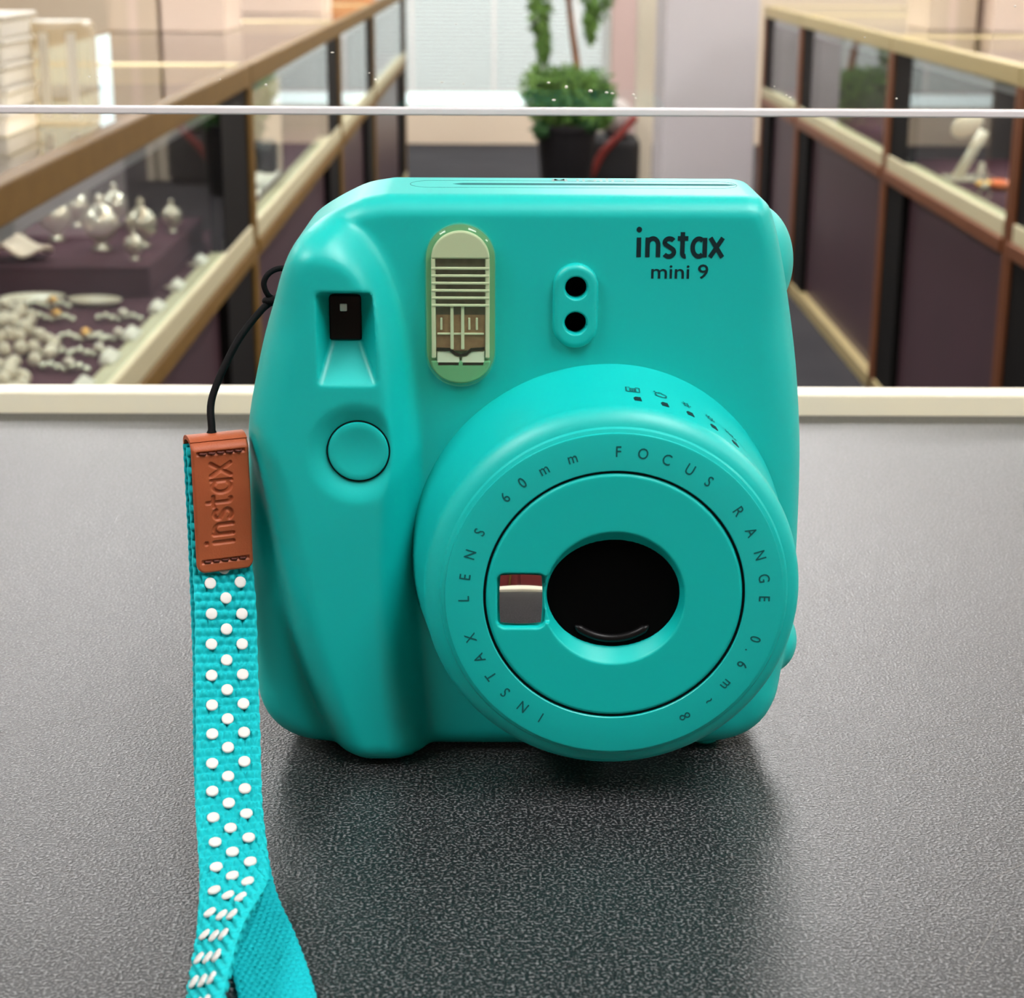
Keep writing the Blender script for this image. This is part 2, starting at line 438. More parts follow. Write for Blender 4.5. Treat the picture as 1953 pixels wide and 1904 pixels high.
# ================================================================== COUNTER
CY0, CY1 = .185, .634
ct = thing('counter', 'black speckled laminate counter with a cream metal back rail', 'counter', (0, .41, FL))
top = MB().box((-1.3, CY0, -.03), (1.3, CY1, 0)).build('countertop', LAMINATE, ct)
rl = MB().box((-1.3, CY1+.0012, -.05), (1.3, CY1+.013, .0078)).build('back_rail', CREAMM, ct, bevel=.0011, seg=3)
rl['label'] = 'cream metal back rail'
MB().box((-1.3, CY1, -.03), (1.3, CY1+.0012, -.0012)).build('seam', GAP, ct)
MB().box((-1.3, CY0-.012, -.05), (1.3, CY0, .003)).build('front_edge', CREAMM, ct, bevel=.001)
MB().box((-1.28, CY0+.03, FL), (1.28, CY1-.01, -.03)).build('cabinet_body', PLUM, ct)

# hairline scratches in the laminate
SCR = mat('scratch', (120, 116, 112), .5)
sm_ = MB(); rg = random.Random(11)
for (x0, y0, L, a, n) in [(-.11, .44, .05, 40, 7), (-.13, .38, .05, 10, 6), (.085, .375, .06, -50, 9), (.10, .345, .05, 20, 7), (.13, .42, .05, 150, 5), (-.09, .50, .04, 60, 5)]:
    for _ in range(n):
        x = x0+rg.gauss(0, .02); y = y0+rg.gauss(0, .03); aa = R_(a+rg.gauss(0, 28)); l = L*rg.uniform(.3, 1); bd = rg.uniform(-.08, .08); hw = rg.uniform(.00004, .00007)
        P = [(x+math.cos(aa+bd*t)*l*(t-.5), y+math.sin(aa+bd*t)*l*(t-.5)) for t in np.linspace(0, 1, 7)]
        V = []
        for i, p in enumerate(P):
            q = hw*math.sin(math.pi*(i+.3)/6.6); V += [(p[0]-math.sin(aa)*q, p[1]+math.cos(aa)*q, .00003), (p[0]+math.sin(aa)*q, p[1]-math.cos(aa)*q, .00003)]
        sm_.add(V, [(2*i, 2*i+1, 2*i+3, 2*i+2) for i in range(6)])
so_ = sm_.build('scratches', SCR, ct); so_['kind'] = 'stuff'

# acrylic guard hanging above the counter
PZ = .1213; PY = .483
gd = thing('acrylic_shield', 'clear acrylic guard standing across the counter, its lower edge above the camera', 'shield', (0, PY, 0))
MB().box((-.62, PY, PZ+.0023), (.62, PY+.004, .92)).build('pane', SHIELD, gd)
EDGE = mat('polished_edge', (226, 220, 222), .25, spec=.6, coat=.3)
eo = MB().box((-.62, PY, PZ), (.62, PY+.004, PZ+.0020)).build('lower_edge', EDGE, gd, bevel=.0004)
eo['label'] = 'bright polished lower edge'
for sx in (-1, 1):
    f = MB(); x0 = sx*.60
    f.box((x0-.02, PY-.012, .012), (x0+.02, PY, .30)); f.box((x0-.05, PY-.09, 0), (x0+.05, PY+.09, .012))
    f.build('foot', LILAC, gd, bevel=.002)
# dust specks caught on the acrylic
dm = MB(); rng = random.Random(3)
spk = [(-32.9, 130.6, 0.37), (-9.6, 129.6, 0.22), (14.3, 125.5, 0.43), (17.6, 128.9, 0.49), (24.0, 127.9, 0.61), (12.9, 130.0, 0.32), (28.3, 127.5, 0.35), (29.8, 127.3, 0.4), (35.4, 127.0, 0.32), (36.0, 126.1, 0.26), (-15.3, 130.0, 0.29), (-44.2, 137.5, 0.2), (76.0, 127.1, 0.29), (77.0, 126.5, 0.29), (105.3, 126.3, 0.23), (-108.3, 131.0, 0.23), (-106.1, 131.0, 0.23), (-61.8, 129.1, 0.35), (-43.9, 137.5, 0.22), (-73.8, 130.4, 0.26), (-11.5, 144.9, 0.17), (-34.4, 132.3, 0.19), (72.7, 129.3, 0.19), (95.8, 142.0, 0.23), (134.7, 150.1, 0.29)]     # x, z, size in mm on the pane
for x, z, q in spk:
    q *= .001
    dm.blob((x*.001, PY-.00025, z*.001), (q*rng.uniform(.8, 1.5), .0002, q*rng.uniform(.6, 1)), 8, 5)
do = dm.build('dust', WHITEC, gd, smooth=True); do['kind'] = 'stuff'

# ================================================================== SHOWCASES
ZT = -.065       # top of glass
ZD = -.385       # display deck
ENDP = mat('grey_end_panel', (92, 86, 88), .3, spec=.5, noise=(5, (60, 52, 54), .2))
def showcase(side, y0, y1, label, shelf_tags=0, xf=None, depth=.56):
    s = side                       # -1 left case (front faces +x), +1 right case (front faces -x)
    xf = {-1: -.495, 1: 1.05}[s] if xf is None else xf
    X = lambda d: xf + s*d         # d = distance back from the aisle front
    o = thing('showcase', label, 'showcase', (X(depth/2), (y0+y1)/2, FL), 'glass showcases along the aisle')
    def bx(name, d0, d1, ya, yb, z0, z1, mt, bev=0, par=o):
        a, b2 = sorted((X(d0), X(d1)))
        return MB().box((a, ya, z0), (b2, yb, z1)).build(name, mt, par, bevel=bev)
    g = .004
    bx('front_panel', .022, .05, y0+.045, y1-g, FL+.04, ZD-.05, PLUM)
    bx('back_panel', depth-.02, depth, y0+g, y1-g, FL+.04, ZT-.04, PLUM)
    bx('side_panel', .05, depth-.02, y0+.012, y0+.030, FL+.04, ZD-.012, PLUM)
    bx('side_panel', .05, depth-.02, y1-.030, y1-.012, FL+.04, ZD-.012, PLUM)
    bx('base_rail', -.004, .03, y0+g, y1-g, FL, FL+.045, BRASSL, .004)
    bx('deck', .03, depth-.02, y0+.03, y1-.03, ZD-.012, ZD, DECKP)
    bx('deck_ledge', -.002, .034, y0+.045, y1-g, ZD-.030, ZD+.010, LEDGE, .004)
    bx('deck_lip', -.006, .010, y0+.045, y1-g, ZD-.062, ZD-.030, COPPER if s > 0 else BRASS, .003)
    sw = .33 if s < 0 else .20
    bx('stile', .003, .03, y1-.03-sw, y1-.03, FL+.045, ZT-.040, POSTB)
    bx('top_rail', -.006, .020, y0+g, y1-g, ZT-.040, ZT+.002, BRASS if s < 0 else BRASSL, .003)
    bx('top_rail', depth-.024, depth, y0+g, y1-g, ZT-.040, ZT+.002, BRASS if s < 0 else BRASSL, .003)
    bx('end_rail', .020, depth-.024, y0+g, y0+.026, ZT-.036, ZT+.002, BRASSL, .003)
    bx('end_rail', .020, depth-.024, y1-.026, y1-g, ZT-.036, ZT+.002, BRASSL, .003)
    ls = bx('light_strip', .010, .040, y0+.045, y1-.045, ZT-.064, ZT-.041, LILAC, .004)
    bx('lamp_tube', .042, .050, y0+.08, y1-.06-sw, ZT-.060, ZT-.050, TUBEM, .002, ls)
    bx('front_glass', .004, .009, y0+.045, y1-.03-sw, ZD+.010, ZT-.040, SHEET)
    bx('top_glass', .020, depth-.024, y0+.026, y1-.026, ZT-.006, ZT, SHEET)
    bx('end_panel', .064, depth-.02, y1-.020, y1-.010, ZD, ZT-.036, ENDP)
    for ya in (y0+g, y1-.030):
        tw = .020 if s > 0 else .008
        pst = bx('post', tw, .064, ya, ya+.026, FL+.005, ZT-.040, POSTB, .002)
        bx('post_trim', -.004, tw, ya, ya+.026, FL+.005, ZT-.040, COPPER if s > 0 else BRASS, .003, pst)
    return o
LC = [(.95, 3.6, 'nearest left showcase, full of silver jewellery on a plum deck'),
      (3.6, 5.65, 'second left showcase, holding a black device before a white card'),
      (5.65, 7.2, 'third showcase along the left of the aisle'),
      (7.2, 9.6, 'last showcase on the left, closest to the window blind')]
for y0, y1, l in LC: showcase(-1, y0, y1, l)
RC = [(2.35, 3.66, 'nearest right showcase, cut by the picture edge'),
      (3.66, 4.9, 'right showcase with the oval cream pendant and orange brooch inside'),
      (4.9, 6.4, 'right showcase whose glass mirrors the bright window strip'),
      (6.4, 7.3, 'narrow last right showcase next to the grey pillar')]
for y0, y1, l in RC: showcase(1, y0, y1, l)

# ================================================================== THE INSTANT CAMERA  (mm; x = world x, y = world y - 360, z up)
BASE = (.005, .36, 0)
ic = thing('instant_camera', 'teal instant film camera standing on the counter', 'camera', BASE)
OUT = [(-22, 118.2), (-27, 117.3), (-31, 115.6), (-35, 113.4), (-38.3, 111), (-40.5, 108), (-42.4, 103.6), (-44.2, 98), (-46.4, 91.2), (-48.3, 83.5), (-50.2, 74.6), (-51.5, 66.7), (-52.3, 59), (-52.6, 49.4), (-52.6, 29.3), (-52, 15), (-50.6, 9), (-47.5, 5), (-43, 2.4), (-37, 1.2), (-30, .9),
       (35, .9), (46, 1.3), (52, 2.7), (56.5, 5.6), (59.3, 9.5), (60.7, 14), (62.2, 26), (62.8, 38), (62.9, 48), (62.5, 65), (61.2, 79.5), (59.6, 90.5), (57.6, 100), (55.3, 109), (54.0, 113.4), (53.0, 116.0), (51.2, 117.6), (48.6, 118.2)]
GRIP = [(-60, 112), (-44, 113.4), (-37, 113.6), (-31.5, 113.2), (-26.5, 111.2), (-22.8, 107.4), (-20.2, 102), (-18, 94), (-16.6, 80), (-16.6, 62), (-17.8, 40), (-16.8, 22), (-15.6, 8), (-15.4, -4), (-24, -6), (-32, -6), (-34.5, 3), (-39, 14.5), (-43, 29), (-46.3, 50), (-50, 64), (-56, 74), (-62, 92)]
LX, LZ = 22.3, 45.0
def smooth_loop(P, n):
    return [tuple(q) for q in catmull([P[-1]]+P+[P[0], P[1]], n)][n:-n]
GRIP = smooth_loop(GRIP, 3)
OUT = [tuple(q) for q in catmull(OUT[:21], 3)] + [tuple(q) for q in catmull(OUT[21:], 3)]
def cone_r(y): return 40.2-.165*(-13-y)
def grip_raw(X, Z):
    d = -poly_sdf(X, Z, GRIP)
    # right flank fades into the face above, firm groove below; the top arc and lower-left are crisp
    soft = sstep((X+34)/12)*sstep((Z-45)/40)
    wd = 7.5-1.0*soft
    t = np.clip(d/wd, 0, 1)
    crisp = np.sqrt(np.maximum(1-(1-t)**2, 0)); sm = sstep(t)
    prof = crisp*(1-soft)*.72 + sm*(soft+(1-soft)*.28)
    return 8.2*prof
GS, GX0, GZ0 = .5, -66.0, -8.0
def blur(A, r, times=3):
    k = np.ones(2*r+1)/(2*r+1)
    for _ in range(times):
        for ax in (0, 1): A = np.apply_along_axis(lambda v: np.convolve(np.pad(v, r, mode='edge'), k, 'valid'), ax, A)
    return A
_gx = np.arange(GX0, 10, GS); _gz = np.arange(GZ0, 130, GS)
GH = blur(grip_raw(_gx[:, None], _gz[None, :]), 1, 3)
def grip_h(X, Z):
    X, Z = np.broadcast_arrays(X, Z)
    u = np.clip((X-GX0)/GS, 0, len(_gx)-1.001); v = np.clip((Z-GZ0)/GS, 0, len(_gz)-1.001)
    i = u.astype(int); j = v.astype(int); fu = u-i; fv = v-j
    return (GH[i, j]*(1-fu)*(1-fv)+GH[i+1, j]*fu*(1-fv)+GH[i, j+1]*(1-fu)*fv+GH[i+1, j+1]*fu*fv).astype(np.float32)
def body_f(X, Y, Z):
    X = np.asarray(X, np.float32); Y = np.asarray(Y, np.float32); Z = np.asarray(Z, np.float32)
    do_ = poly_sdf(X, Z, OUT)
    h = grip_h(X, Z)
    # the gradient of the bulge makes the height difference overstate distance: scale it down a little
    front = (-13.0-h-Y)*.8
    back = Y-24.0
    rf = 4.2+4.0*sstep((112-Z)/22)*sstep((Z-1)/16)
    d = rint(do_, front, rf)
    d = rint(d, back, 8.0)
    for zc in (100.7, 93.7):
        d = np.maximum(d, -np.maximum(np.sqrt((X-15.05)**2+(Z-zc)**2)-2.7, Y+7.5))
    # side bumps
    e1 = (np.sqrt(((X-52.2)/8.9)**2+((Y-9)/10)**2+((Z-102)/12.2)**2)-1)*9
    d = sunion(d, e1, .9)
    e2 = (np.sqrt(((X-58.6)/6.4)**2+((Y-2)/8)**2+((Z-20.5)/7.4)**2)-1)*6
    d = sunion(d, e2, .8)
    # button dish
    bd = (np.sqrt((X+27.9)**2+(Y+36.5)**2*1+(Z-68.7)**2)-17.9)
    d = ssub(d, bd, .9)
    # viewfinder: pyramid-shaped recess
    tt = np.clip((Y+22)/8.5, -.4, 1.25)
    x0 = -35.6+2.3*tt; x1 = -23.3-4.0*tt; z0 = 81.6+8.6*tt; z1 = 101.0-1.7*tt
    fr = np.maximum(rbox2(X, Z, (x0+x1)/2, (z0+z1)/2, (x1-x0)/2, (z1-z0)/2, 1.1)*.8, Y+13.2)
    d = ssub(d, fr, .35)
    # lug hole at left
    lug = np.maximum(np.sqrt((Y-3)**2*2+((Z-96.5)*.55)**2)-2.0, X+42.5)
    d = ssub(d, lug, .4)
    return d
body = sdf_obj('body', body_f, (-56, -24, -1), (66, 27, 121), .48, TEAL, ic, off=(0, .36, 0))
U = .001
def mm(x, y, z): return (x*U, .36+y*U, z*U)
def MMB(mb, name, mt, parent=ic, **k):
    mb.v = [mm(*p) for p in mb.v]; return mb.build(name, mt, parent, **k)
# feet
for x, y in ((-20, -12), (45, -6), (-36, 14), (45, 14)):
    MMB(MB().lathe((x, y, 0), [(2.6, 1.6), (2.6, .5), (2.2, 0)], n=20), 'foot', TEAL, smooth=False)

# --- lens dial ring, groove and disc
ring_prof = [(25.25, 33.0), (25.25, 37.85), (25.4, 38.0), (32.2, 38.0), (32.55, 37.93), (32.62, 37.45), (32.9, 37.35), (33.3, 37.2), (33.7, 36.6), (33.9, 34)]
bp_ = [(cone_r(-5), 5), (cone_r(-13), 13)]+[(cone_r(-y), y) for y in (16, 20, 23, 24, 25, 26, 27, 28, 29, 30, 31)]
rr_ = cone_r(-33); bp_ += [(rr_-5.2+5.2*math.cos(a)+.1, 32.6+4.4*math.sin(a)) for a in np.linspace(.02, math.pi/2, 14)]+[(32.0, 37.0), (25.3, 37.0), (25.3, 32.0)]
def squeeze(dx, y):      # the barrel is a little narrower on the side nearest the case edge
    return dx*(1-.095*min(max((36+y)/12, 0), 1)) if dx > 0 else dx
bmb = MB().lathe((LX, 0, LZ), bp_, axis='y', n=200, cap=False)
bmb.v = [(LX+squeeze(p[0]-LX, p[1]), p[1], p[2]) for p in bmb.v]
barrel = MMB(bmb, 'lens_barrel', TEAL, auto=50)
dial = MMB(MB().lathe((LX, 0, LZ), ring_prof, axis='y', n=160, cap=False), 'dial_ring', TEAL, auto=35)
MMB(MB().lathe((LX, 0, LZ), [(24.72, 33.0), (24.72, 37.45), (25.27, 37.45), (25.27, 33.0)], axis='y', n=160, cap=False), 'ring_gap', GAP)
HA, HB, HT = 12.9, 11.0, 3.0      # black opening half axes, depth
def disc_f(X, Y, Z):
    X = np.asarray(X, np.float32); Y = np.asarray(Y, np.float32); Z = np.asarray(Z, np.float32)
    x = X-LX; z = Z-LZ
    rho = np.sqrt(x*x+z*z)
    d = rint(rho-24.75, -38.0-Y, .7); d = np.maximum(d, Y+33.2)
    t = np.clip((Y+38)/HT, -.3, 1.0)
    a = 13.65+(HA-13.65)*t; b_ = 13.55+(HB-13.55)*t; zc = -.4+0.*t
    hole = (np.sqrt((x/a)**2+((z-zc)/b_)**2)-1)*12
    hole = np.maximum(hole, Y+34.6)
    d = ssub(d, hole, .25)
    mp = np.maximum(rbox2(x, z, -17.9, -.95, 4.75, 5.65, 1.6)+.12*(Y+38), Y+36.3)
    d = ssub(d, mp, .25)
    cn = np.maximum(rbox2(x, z, -12.9, -.6, 3.4, 4.8, .8), Y+36.9)
    return ssub(d, cn, .2)
disc = sdf_obj('lens_disc', disc_f, (LX-25.6, -39, LZ-25.6), (LX+25.6, -32.6, LZ+25.6), .34, TEAL_D, ic, off=(0, .36, 0))
# mirror (slightly convex)
mr = MB(); V = []; F = []
n = 20
for j in range(n+1):
    for i in range(n+1):
        u, v = -1+2*i/n, -1+2*j/n
        sx = u*math.sqrt(1-v*v*.10); sz = v*math.sqrt(1-u*u*.10)
        V.append((LX-17.95+sx*4.15, -36.75-.28*(1-(u*u+v*v)/2), LZ-.9+sz*5.05))
for j in range(n):
    for i in range(n): q = j*(n+1)+i; F.append((q, q+1, q+n+2, q+n+1))
mr.add(V, F); mo = MMB(mr, 'selfie_mirror', MIRROR, smooth=True); mo['label'] = 'small square mirror'
# black lens cover inside the opening
cov = MMB(MB().lathe((LX, 0, LZ-.4), [(13.2, 33.4), (13.2, 34.85), (12.0, 35.05), (11.0, 34.9), (.0001, 34.85)], axis='y', n=72), 'lens_cover', BLACKM, auto=40)
cov['label'] = 'black closed lens cover'
arc = MB().tube([(LX-.1+11.2*math.sin(a), -34.95, LZ+1.5-11.2*math.cos(a)) for a in np.linspace(-.70, .70, 30)], [.25, .6]+[.85]*26+[.6, .25], 12)
MMB(arc, 'cover_ridge', BLACK, parent=cov, smooth=True)

# --- shutter button
bprof = [(6.0, 12), (6.0, 20.0), (5.85, 20.3), (5.5, 20.42), (4.5, 20.3), (3, 20.08), (1.5, 19.95), (.0001, 19.92)]
MMB(MB().lathe((-27.8, 0, 68.9), bprof, axis='y', n=64), 'shutter_button', TEAL, auto=40)
MMB(MB().lathe((-27.8, 0, 68.9), [(6.0, 12), (6.0, 20.0), (6.3, 20.0), (6.3, 12)], axis='y', n=64, cap=False), 'button_gap', GAP)

# --- viewfinder window
vf = MMB(MB().prism([(-33.5, 90.1), (-27.1, 90.1), (-27.1, 99.1), (-33.5, 99.1)], -14.2, -12.5), 'viewfinder_window', BLACK, bevel=.0003)
MMB(MB().prism([(-31.3, 95.9), (-29.9, 95.9), (-29.9, 97.4), (-31.3, 97.4)], -14.45, -14.1), 'viewfinder_lamp', LEDW, parent=vf, bevel=.0002)

# --- light sensor pill with two holes
def pill_f(X, Y, Z):
    X = np.asarray(X, np.float32); Y = np.asarray(Y, np.float32); Z = np.asarray(Z, np.float32)
    d = rint(rbox2(X, Z, 15.0, 97.0, 4.45, 8.4, 4.4), -14.7-Y, 1.2); d = np.maximum(d, Y+12.2)
    for zc in (100.7, 93.7):
        r = np.sqrt((X-15.05)**2+(Z-zc)**2)
        d = ssub(d, np.maximum(r-2.1-.35*np.clip(-13.9-Y, 0, 1), Y+11), .12)
    return d
pill = sdf_obj('sensor_panel', pill_f, (10, -15.4, 88), (20, -12, 106), .2, TEAL, ic, off=(0, .36, 0))
for zc in (100.7, 93.7):
    MMB(MB().lathe((15.05, 0, zc), [(2.65, 7.6), (2.65, 8.6), (.0001, 8.6)], axis='y', n=32), 'sensor_eye', BLACKM, parent=pill)

# --- flash
FX, FZ = -7.6, 97.1
def pillpoly(hx, hz, n=18):
    out = []
    for s_, z_ in ((1, hz-hx), (-1, -(hz-hx))):
        for i in range(n+1):
            a = math.pi*i/n
            out.append((FX+s_*hx*math.cos(a), FZ+z_+s_*hx*math.sin(a)))
    return out
fl = MMB(MB().prism(pillpoly(6.75, 15.9), -13.5, -12.4), 'flash', GREENP)
fl['label'] = 'flash window with pale ribbed reflector'
def FL_(mb, name, mt, **k): return MMB(mb, name, mt, parent=fl, **k)
def fbox(name, x0, x1, z0, z1, y0, y1, mt, bev=0): return FL_(MB().box((x0, y0, z0), (x1, y1, z1)), name, mt, bevel=bev)
# domed cream cap and lower lip
cap = [(FX+5.7*math.cos(a), 106.4+5.4*math.sin(a)) for a in np.linspace(0, math.pi, 24)]
FL_(MB().prism(cap, -14.8, -13.4), 'reflector_cap', CREAMP, bevel=.0003)
lip = [(FX+5.9*math.cos(a), 86.0+4.6*math.sin(a)) for a in np.linspace(math.pi, 2*math.pi, 24)]
FL_(MB().prism(lip, -14.4, -13.4), 'reflector_lip', GREENP, bevel=.0003)
fbox('reflector_well', -12.4, -2.8, 95.2, 106.4, -13.9, -13.4, OLIVE)
fbox('reflector_plate', -12.4, -2.8, 88.0, 95.2, -13.9, -13.4, BROWNR)
for i in range(6): fbox('rib', -13.3, -1.9, 97.2+i*1.46-.24, 97.2+i*1.46+.24, -14.8, -14.1, CREAMP, .00012)
for x in (-9.3, -7.2): fbox('tube_bar', x-.32, x+.32, 88.3, 97, -14.5, -13.8, CREAMP, .00015)
for x in (-11.4, -5.9, -4.4): fbox('slot', x-.22, x+.22, 92.2, 94.6, -14.2, -13.8, CREAMP, .0001)
for x in (-12.9, -2.3): fbox('side_rail', x-.42, x+.42, 86.6, 106.4, -14.7, -13.4, CREAMP, .0002)
fbox('cross_bar', -12.2, -3.0, 91.2, 91.6, -14.2, -13.8, CREAMP, .0001)
zig = [(-12.3, 88.6), (-9.6, 88.5), (-8.6, 87.6), (-7.6, 87.3), (-6.6, 87.6), (-5.6, 88.5), (-2.9, 88.7), (-2.9, 88.3), (-5.4, 88.0), (-6.4, 87.2), (-7.6, 86.9), (-8.8, 87.2), (-9.8, 88.0), (-12.3, 88.1)]
FL_(MB().prism(zig[::-1], -14.6, -13.8), 'trigger_wire', BLACKM)
for s_ in (-1, 1):
    pl = [(FX+s_*.2, 84.9), (FX+s_*4.7, 84.9), (FX+s_*4.7, 88.0), (FX+s_*2.2, 88.1), (FX+s_*1.0, 87.0), (FX+s_*.2, 86.9)]
    FL_(MB().prism(pl, -14.4, -13.4), 'base_block', WHITEC, bevel=.0002)
# clear housing
def housing_f(X, Y, Z):
    X = np.asarray(X, np.float32); Y = np.asarray(Y, np.float32); Z = np.asarray(Z, np.float32)
    p = rbox2(X, Z, FX, FZ, 6.95, 16.1, 6.9)
    return np.maximum(rint(p, -16.6-Y, 1.4), Y+12.6)
FL_hous = sdf_obj('clear_cover', housing_f, (FX-7.6, -17.2, FZ-16.8), (FX+7.6, -12.2, FZ+16.8), .3, CLEAR, fl, off=(0, .36, 0))

# ------------------------------------------------------------------ lettering
def stroke_poly(path, wd, n=1):
    """flat ribbon with round ends along a 2-D path -> (verts2d, faces)"""
    P = [np.array(p, float) for p in path]; V = []; F = []
    N = []
    for i in range(len(P)):
        t = P[min(i+1, len(P)-1)]-P[max(i-1, 0)]; t /= max(np.linalg.norm(t), 1e-9); N.append(np.array((-t[1], t[0])))
    for p, nn in zip(P, N): V += [p+nn*wd/2, p-nn*wd/2]
    for i in range(len(P)-1): F.append((2*i, 2*i+1, 2*i+3, 2*i+2))
    return V, F
def arcp(cx, cz, rx, rz, a0, a1, n=14):
    return [(cx+rx*math.cos(R_(a)), cz+rz*math.sin(R_(a))) for a in np.linspace(a0, a1, n)]
def inst_strokes():
    """the lower-case wordmark as strokes on a grid: x-height 1, advance in the same unit"""
    S = []; x = 0
    S.append([(x+.12, 0), (x+.12, 1)]); S.append([(x+.10, 1.40), (x+.14, 1.40)]); x += .46          # i + dot
    S.append([(x+.12, 0), (x+.12, 1)]); S.append([(x+.12, .62)] + arcp(x+.40, .62, .28, .33, 160, 0) + [(x+.68, 0)]); x += .92   # n
    S.append(arcp(x+.35, .74, .25, .21, 30, 200) + arcp(x+.33, .26, .27, .22, 60, -150)); x += .78      # s
    S.append([(x+.26, 1.28), (x+.26, .2)] + arcp(x+.40, .2, .14, .15, 180, 290, 6)); S.append([(x, .96), (x+.56, .96)]); x += .72   # t
    S.append(arcp(x+.40, .5, .32, .45, 50, 310, 24)); S.append([(x+.72, 1), (x+.72, 0)]); x += .98     # a
    S.append([(x+.02, 0), (x+.68, 1)]); S.append([(x+.02, 1), (x+.68, 0)]); x += .70                    # x
    return S, x
INS, INSW = inst_strokes()
def put_strokes(S, fn, wd, name, mt, parent, lift=None):
    mb = MB()
    for p in S:
        V, F = stroke_poly(p, wd)
        if len(p) == 2 and abs(p[0][0]-p[1][0]) < .05 and abs(p[0][1]-p[1][1]) < .01 and p[0][1] > 1.2:   # the dot
            c = ((p[0][0]+p[1][0])/2, p[0][1]); V = [np.array((c[0]+wd*.62*math.cos(a), c[1]+wd*.62*math.sin(a))) for a in np.linspace(0, 2*math.pi, 13)[:-1]]; F = [tuple(range(12))]
        k = len(mb.f); dz = .00002*(len(mb.f) % 97)/97
        mb.add([tuple(np.array(fn(*v))+np.array((0, -dz, 0))) for v in V], F)
    return mb.build(name, mt, parent)
k_ = 16.9/INSW; kz = 3.85
put_strokes(INS, lambda u, v: mm(26.8+u*k_, -13.06, 106.6+v*kz), .24, 'logo', INK, ic)

def text_mesh(s, size, bold=0.0):
    cu = bpy.data.curves.new('t', 'FONT'); cu.body = s; cu.size = size; cu.align_x = 'CENTER'; cu.offset = bold; cu.resolution_u = 3
    to = bpy.data.objects.new('t', cu); COL.objects.link(to)
    bpy.context.view_layer.update()
    dg = bpy.context.evaluated_depsgraph_get(); me = to.evaluated_get(dg).to_mesh()
    V = [tuple(v.co) for v in me.vertices]; F = [tuple(p.vertices) for p in me.polygons]
    to.evaluated_get(dg).to_mesh_clear(); bpy.data.objects.remove(to); bpy.data.curves.remove(cu)
    return V, F
def width(V): xs = [v[0] for v in V]; return (min(xs), max(xs))
V, F = text_mesh('mini 9', 4.05, .03)
a, b2 = width(V); sx = 11.2/(b2-a)
MB().add([mm(35.4+(v[0]-(a+b2)/2)*sx, -13.06, 102.4+v[1]) for v in V], F).build('model_text', INK, ic)
# ring lettering, one glyph at a time (angles clockwise from 12 o'clock)
glyphs = [('I', 208.6), ('N', 217), ('S', 226.2), ('T', 234.9), ('A', 243.7), ('X', 252.7), ('L', 269), ('E', 277.8), ('N', 287), ('S', 296.6),
          ('6', 313.5), ('0', 322), ('m', 331.5), ('m', 343), ('F', .4), ('O', 9.6), ('C', 18.8), ('U', 28.3), ('S', 36.9), ('R', 53.5), ('A', 63.1), ('N', 73), ('G', 82.4), ('E', 90.8),
          ('0', 107.6), ('.', 112.9), ('6', 119.2), ('m', 129.3), ('~', 138.7), ('\u221e', 150)]
gc = {}
mb = MB()
for ch, ang in glyphs:
    if ch not in gc: gc[ch] = text_mesh(ch, 3.05, .012)
    V, F = gc[ch]
    if not V: continue
    a, b2 = width(V); th = R_(ang); sq = .86
    if ch in '~\u221e':
        zz = [v[1] for v in V]; V = [(v[0], v[1]-(min(zz)+max(zz))/2+1.0) for v in V]
    P = []
    for v in V:
        u = (v[0]-(a+b2)/2)*sq; r = 29.05+v[1]-1.1
        P.append(mm(LX+r*math.sin(th)+u*math.cos(th), -38.05, LZ+.1+r*math.cos(th)-u*math.sin(th)))
    mb.add(P, F)
mb.build('ring_lettering', INKT, dial)
# maker's lettering on top, reads from behind
V, F = text_mesh('FUJIFILM', 6.0, .05); a, b2 = width(V); sx = 17.6/(b2-a)
MB().add([mm(19.6-(v[0]-(a+b2)/2)*sx, 14.8-v[1], 118.25) for v in V], F).build('maker_text', INKG, ic)
# inset line round the film slot
ol = MB(); pts = []
for s_, xx in ((1, 44.2), (-1, -14)):
    for i in range(13):
        a = -math.pi/2+math.pi*i/12; pts.append((xx+s_*4.2*math.cos(a), 6.2+s_*5.4*math.sin(a), 118.16))
pts.append(pts[0])
MMB(ol.tube([Vector(p) for p in pts], .09, 6, cap=False), 'slot_seam', INKT)
MMB(MB().add([(-9.5, 6.3, 118.23), (-7.5, 4.9, 118.23), (46.5, 4.9, 118.23), (48.4, 6.3, 118.23), (46.5, 7.7, 118.23), (-7.5, 7.7, 118.23), (-9.5, 6.3, 117.5), (-7.5, 4.9, 117.5), (46.5, 4.9, 117.5), (48.4, 6.3, 117.5), (46.5, 7.7, 117.5), (-7.5, 7.7, 117.5)], [(0, 1, 2, 3, 4, 5), (11, 10, 9, 8, 7, 6)]+[(i, (i+1) % 6, (i+1) % 6+6, i+6) for i in range(6)]), 'film_slot', INKS)

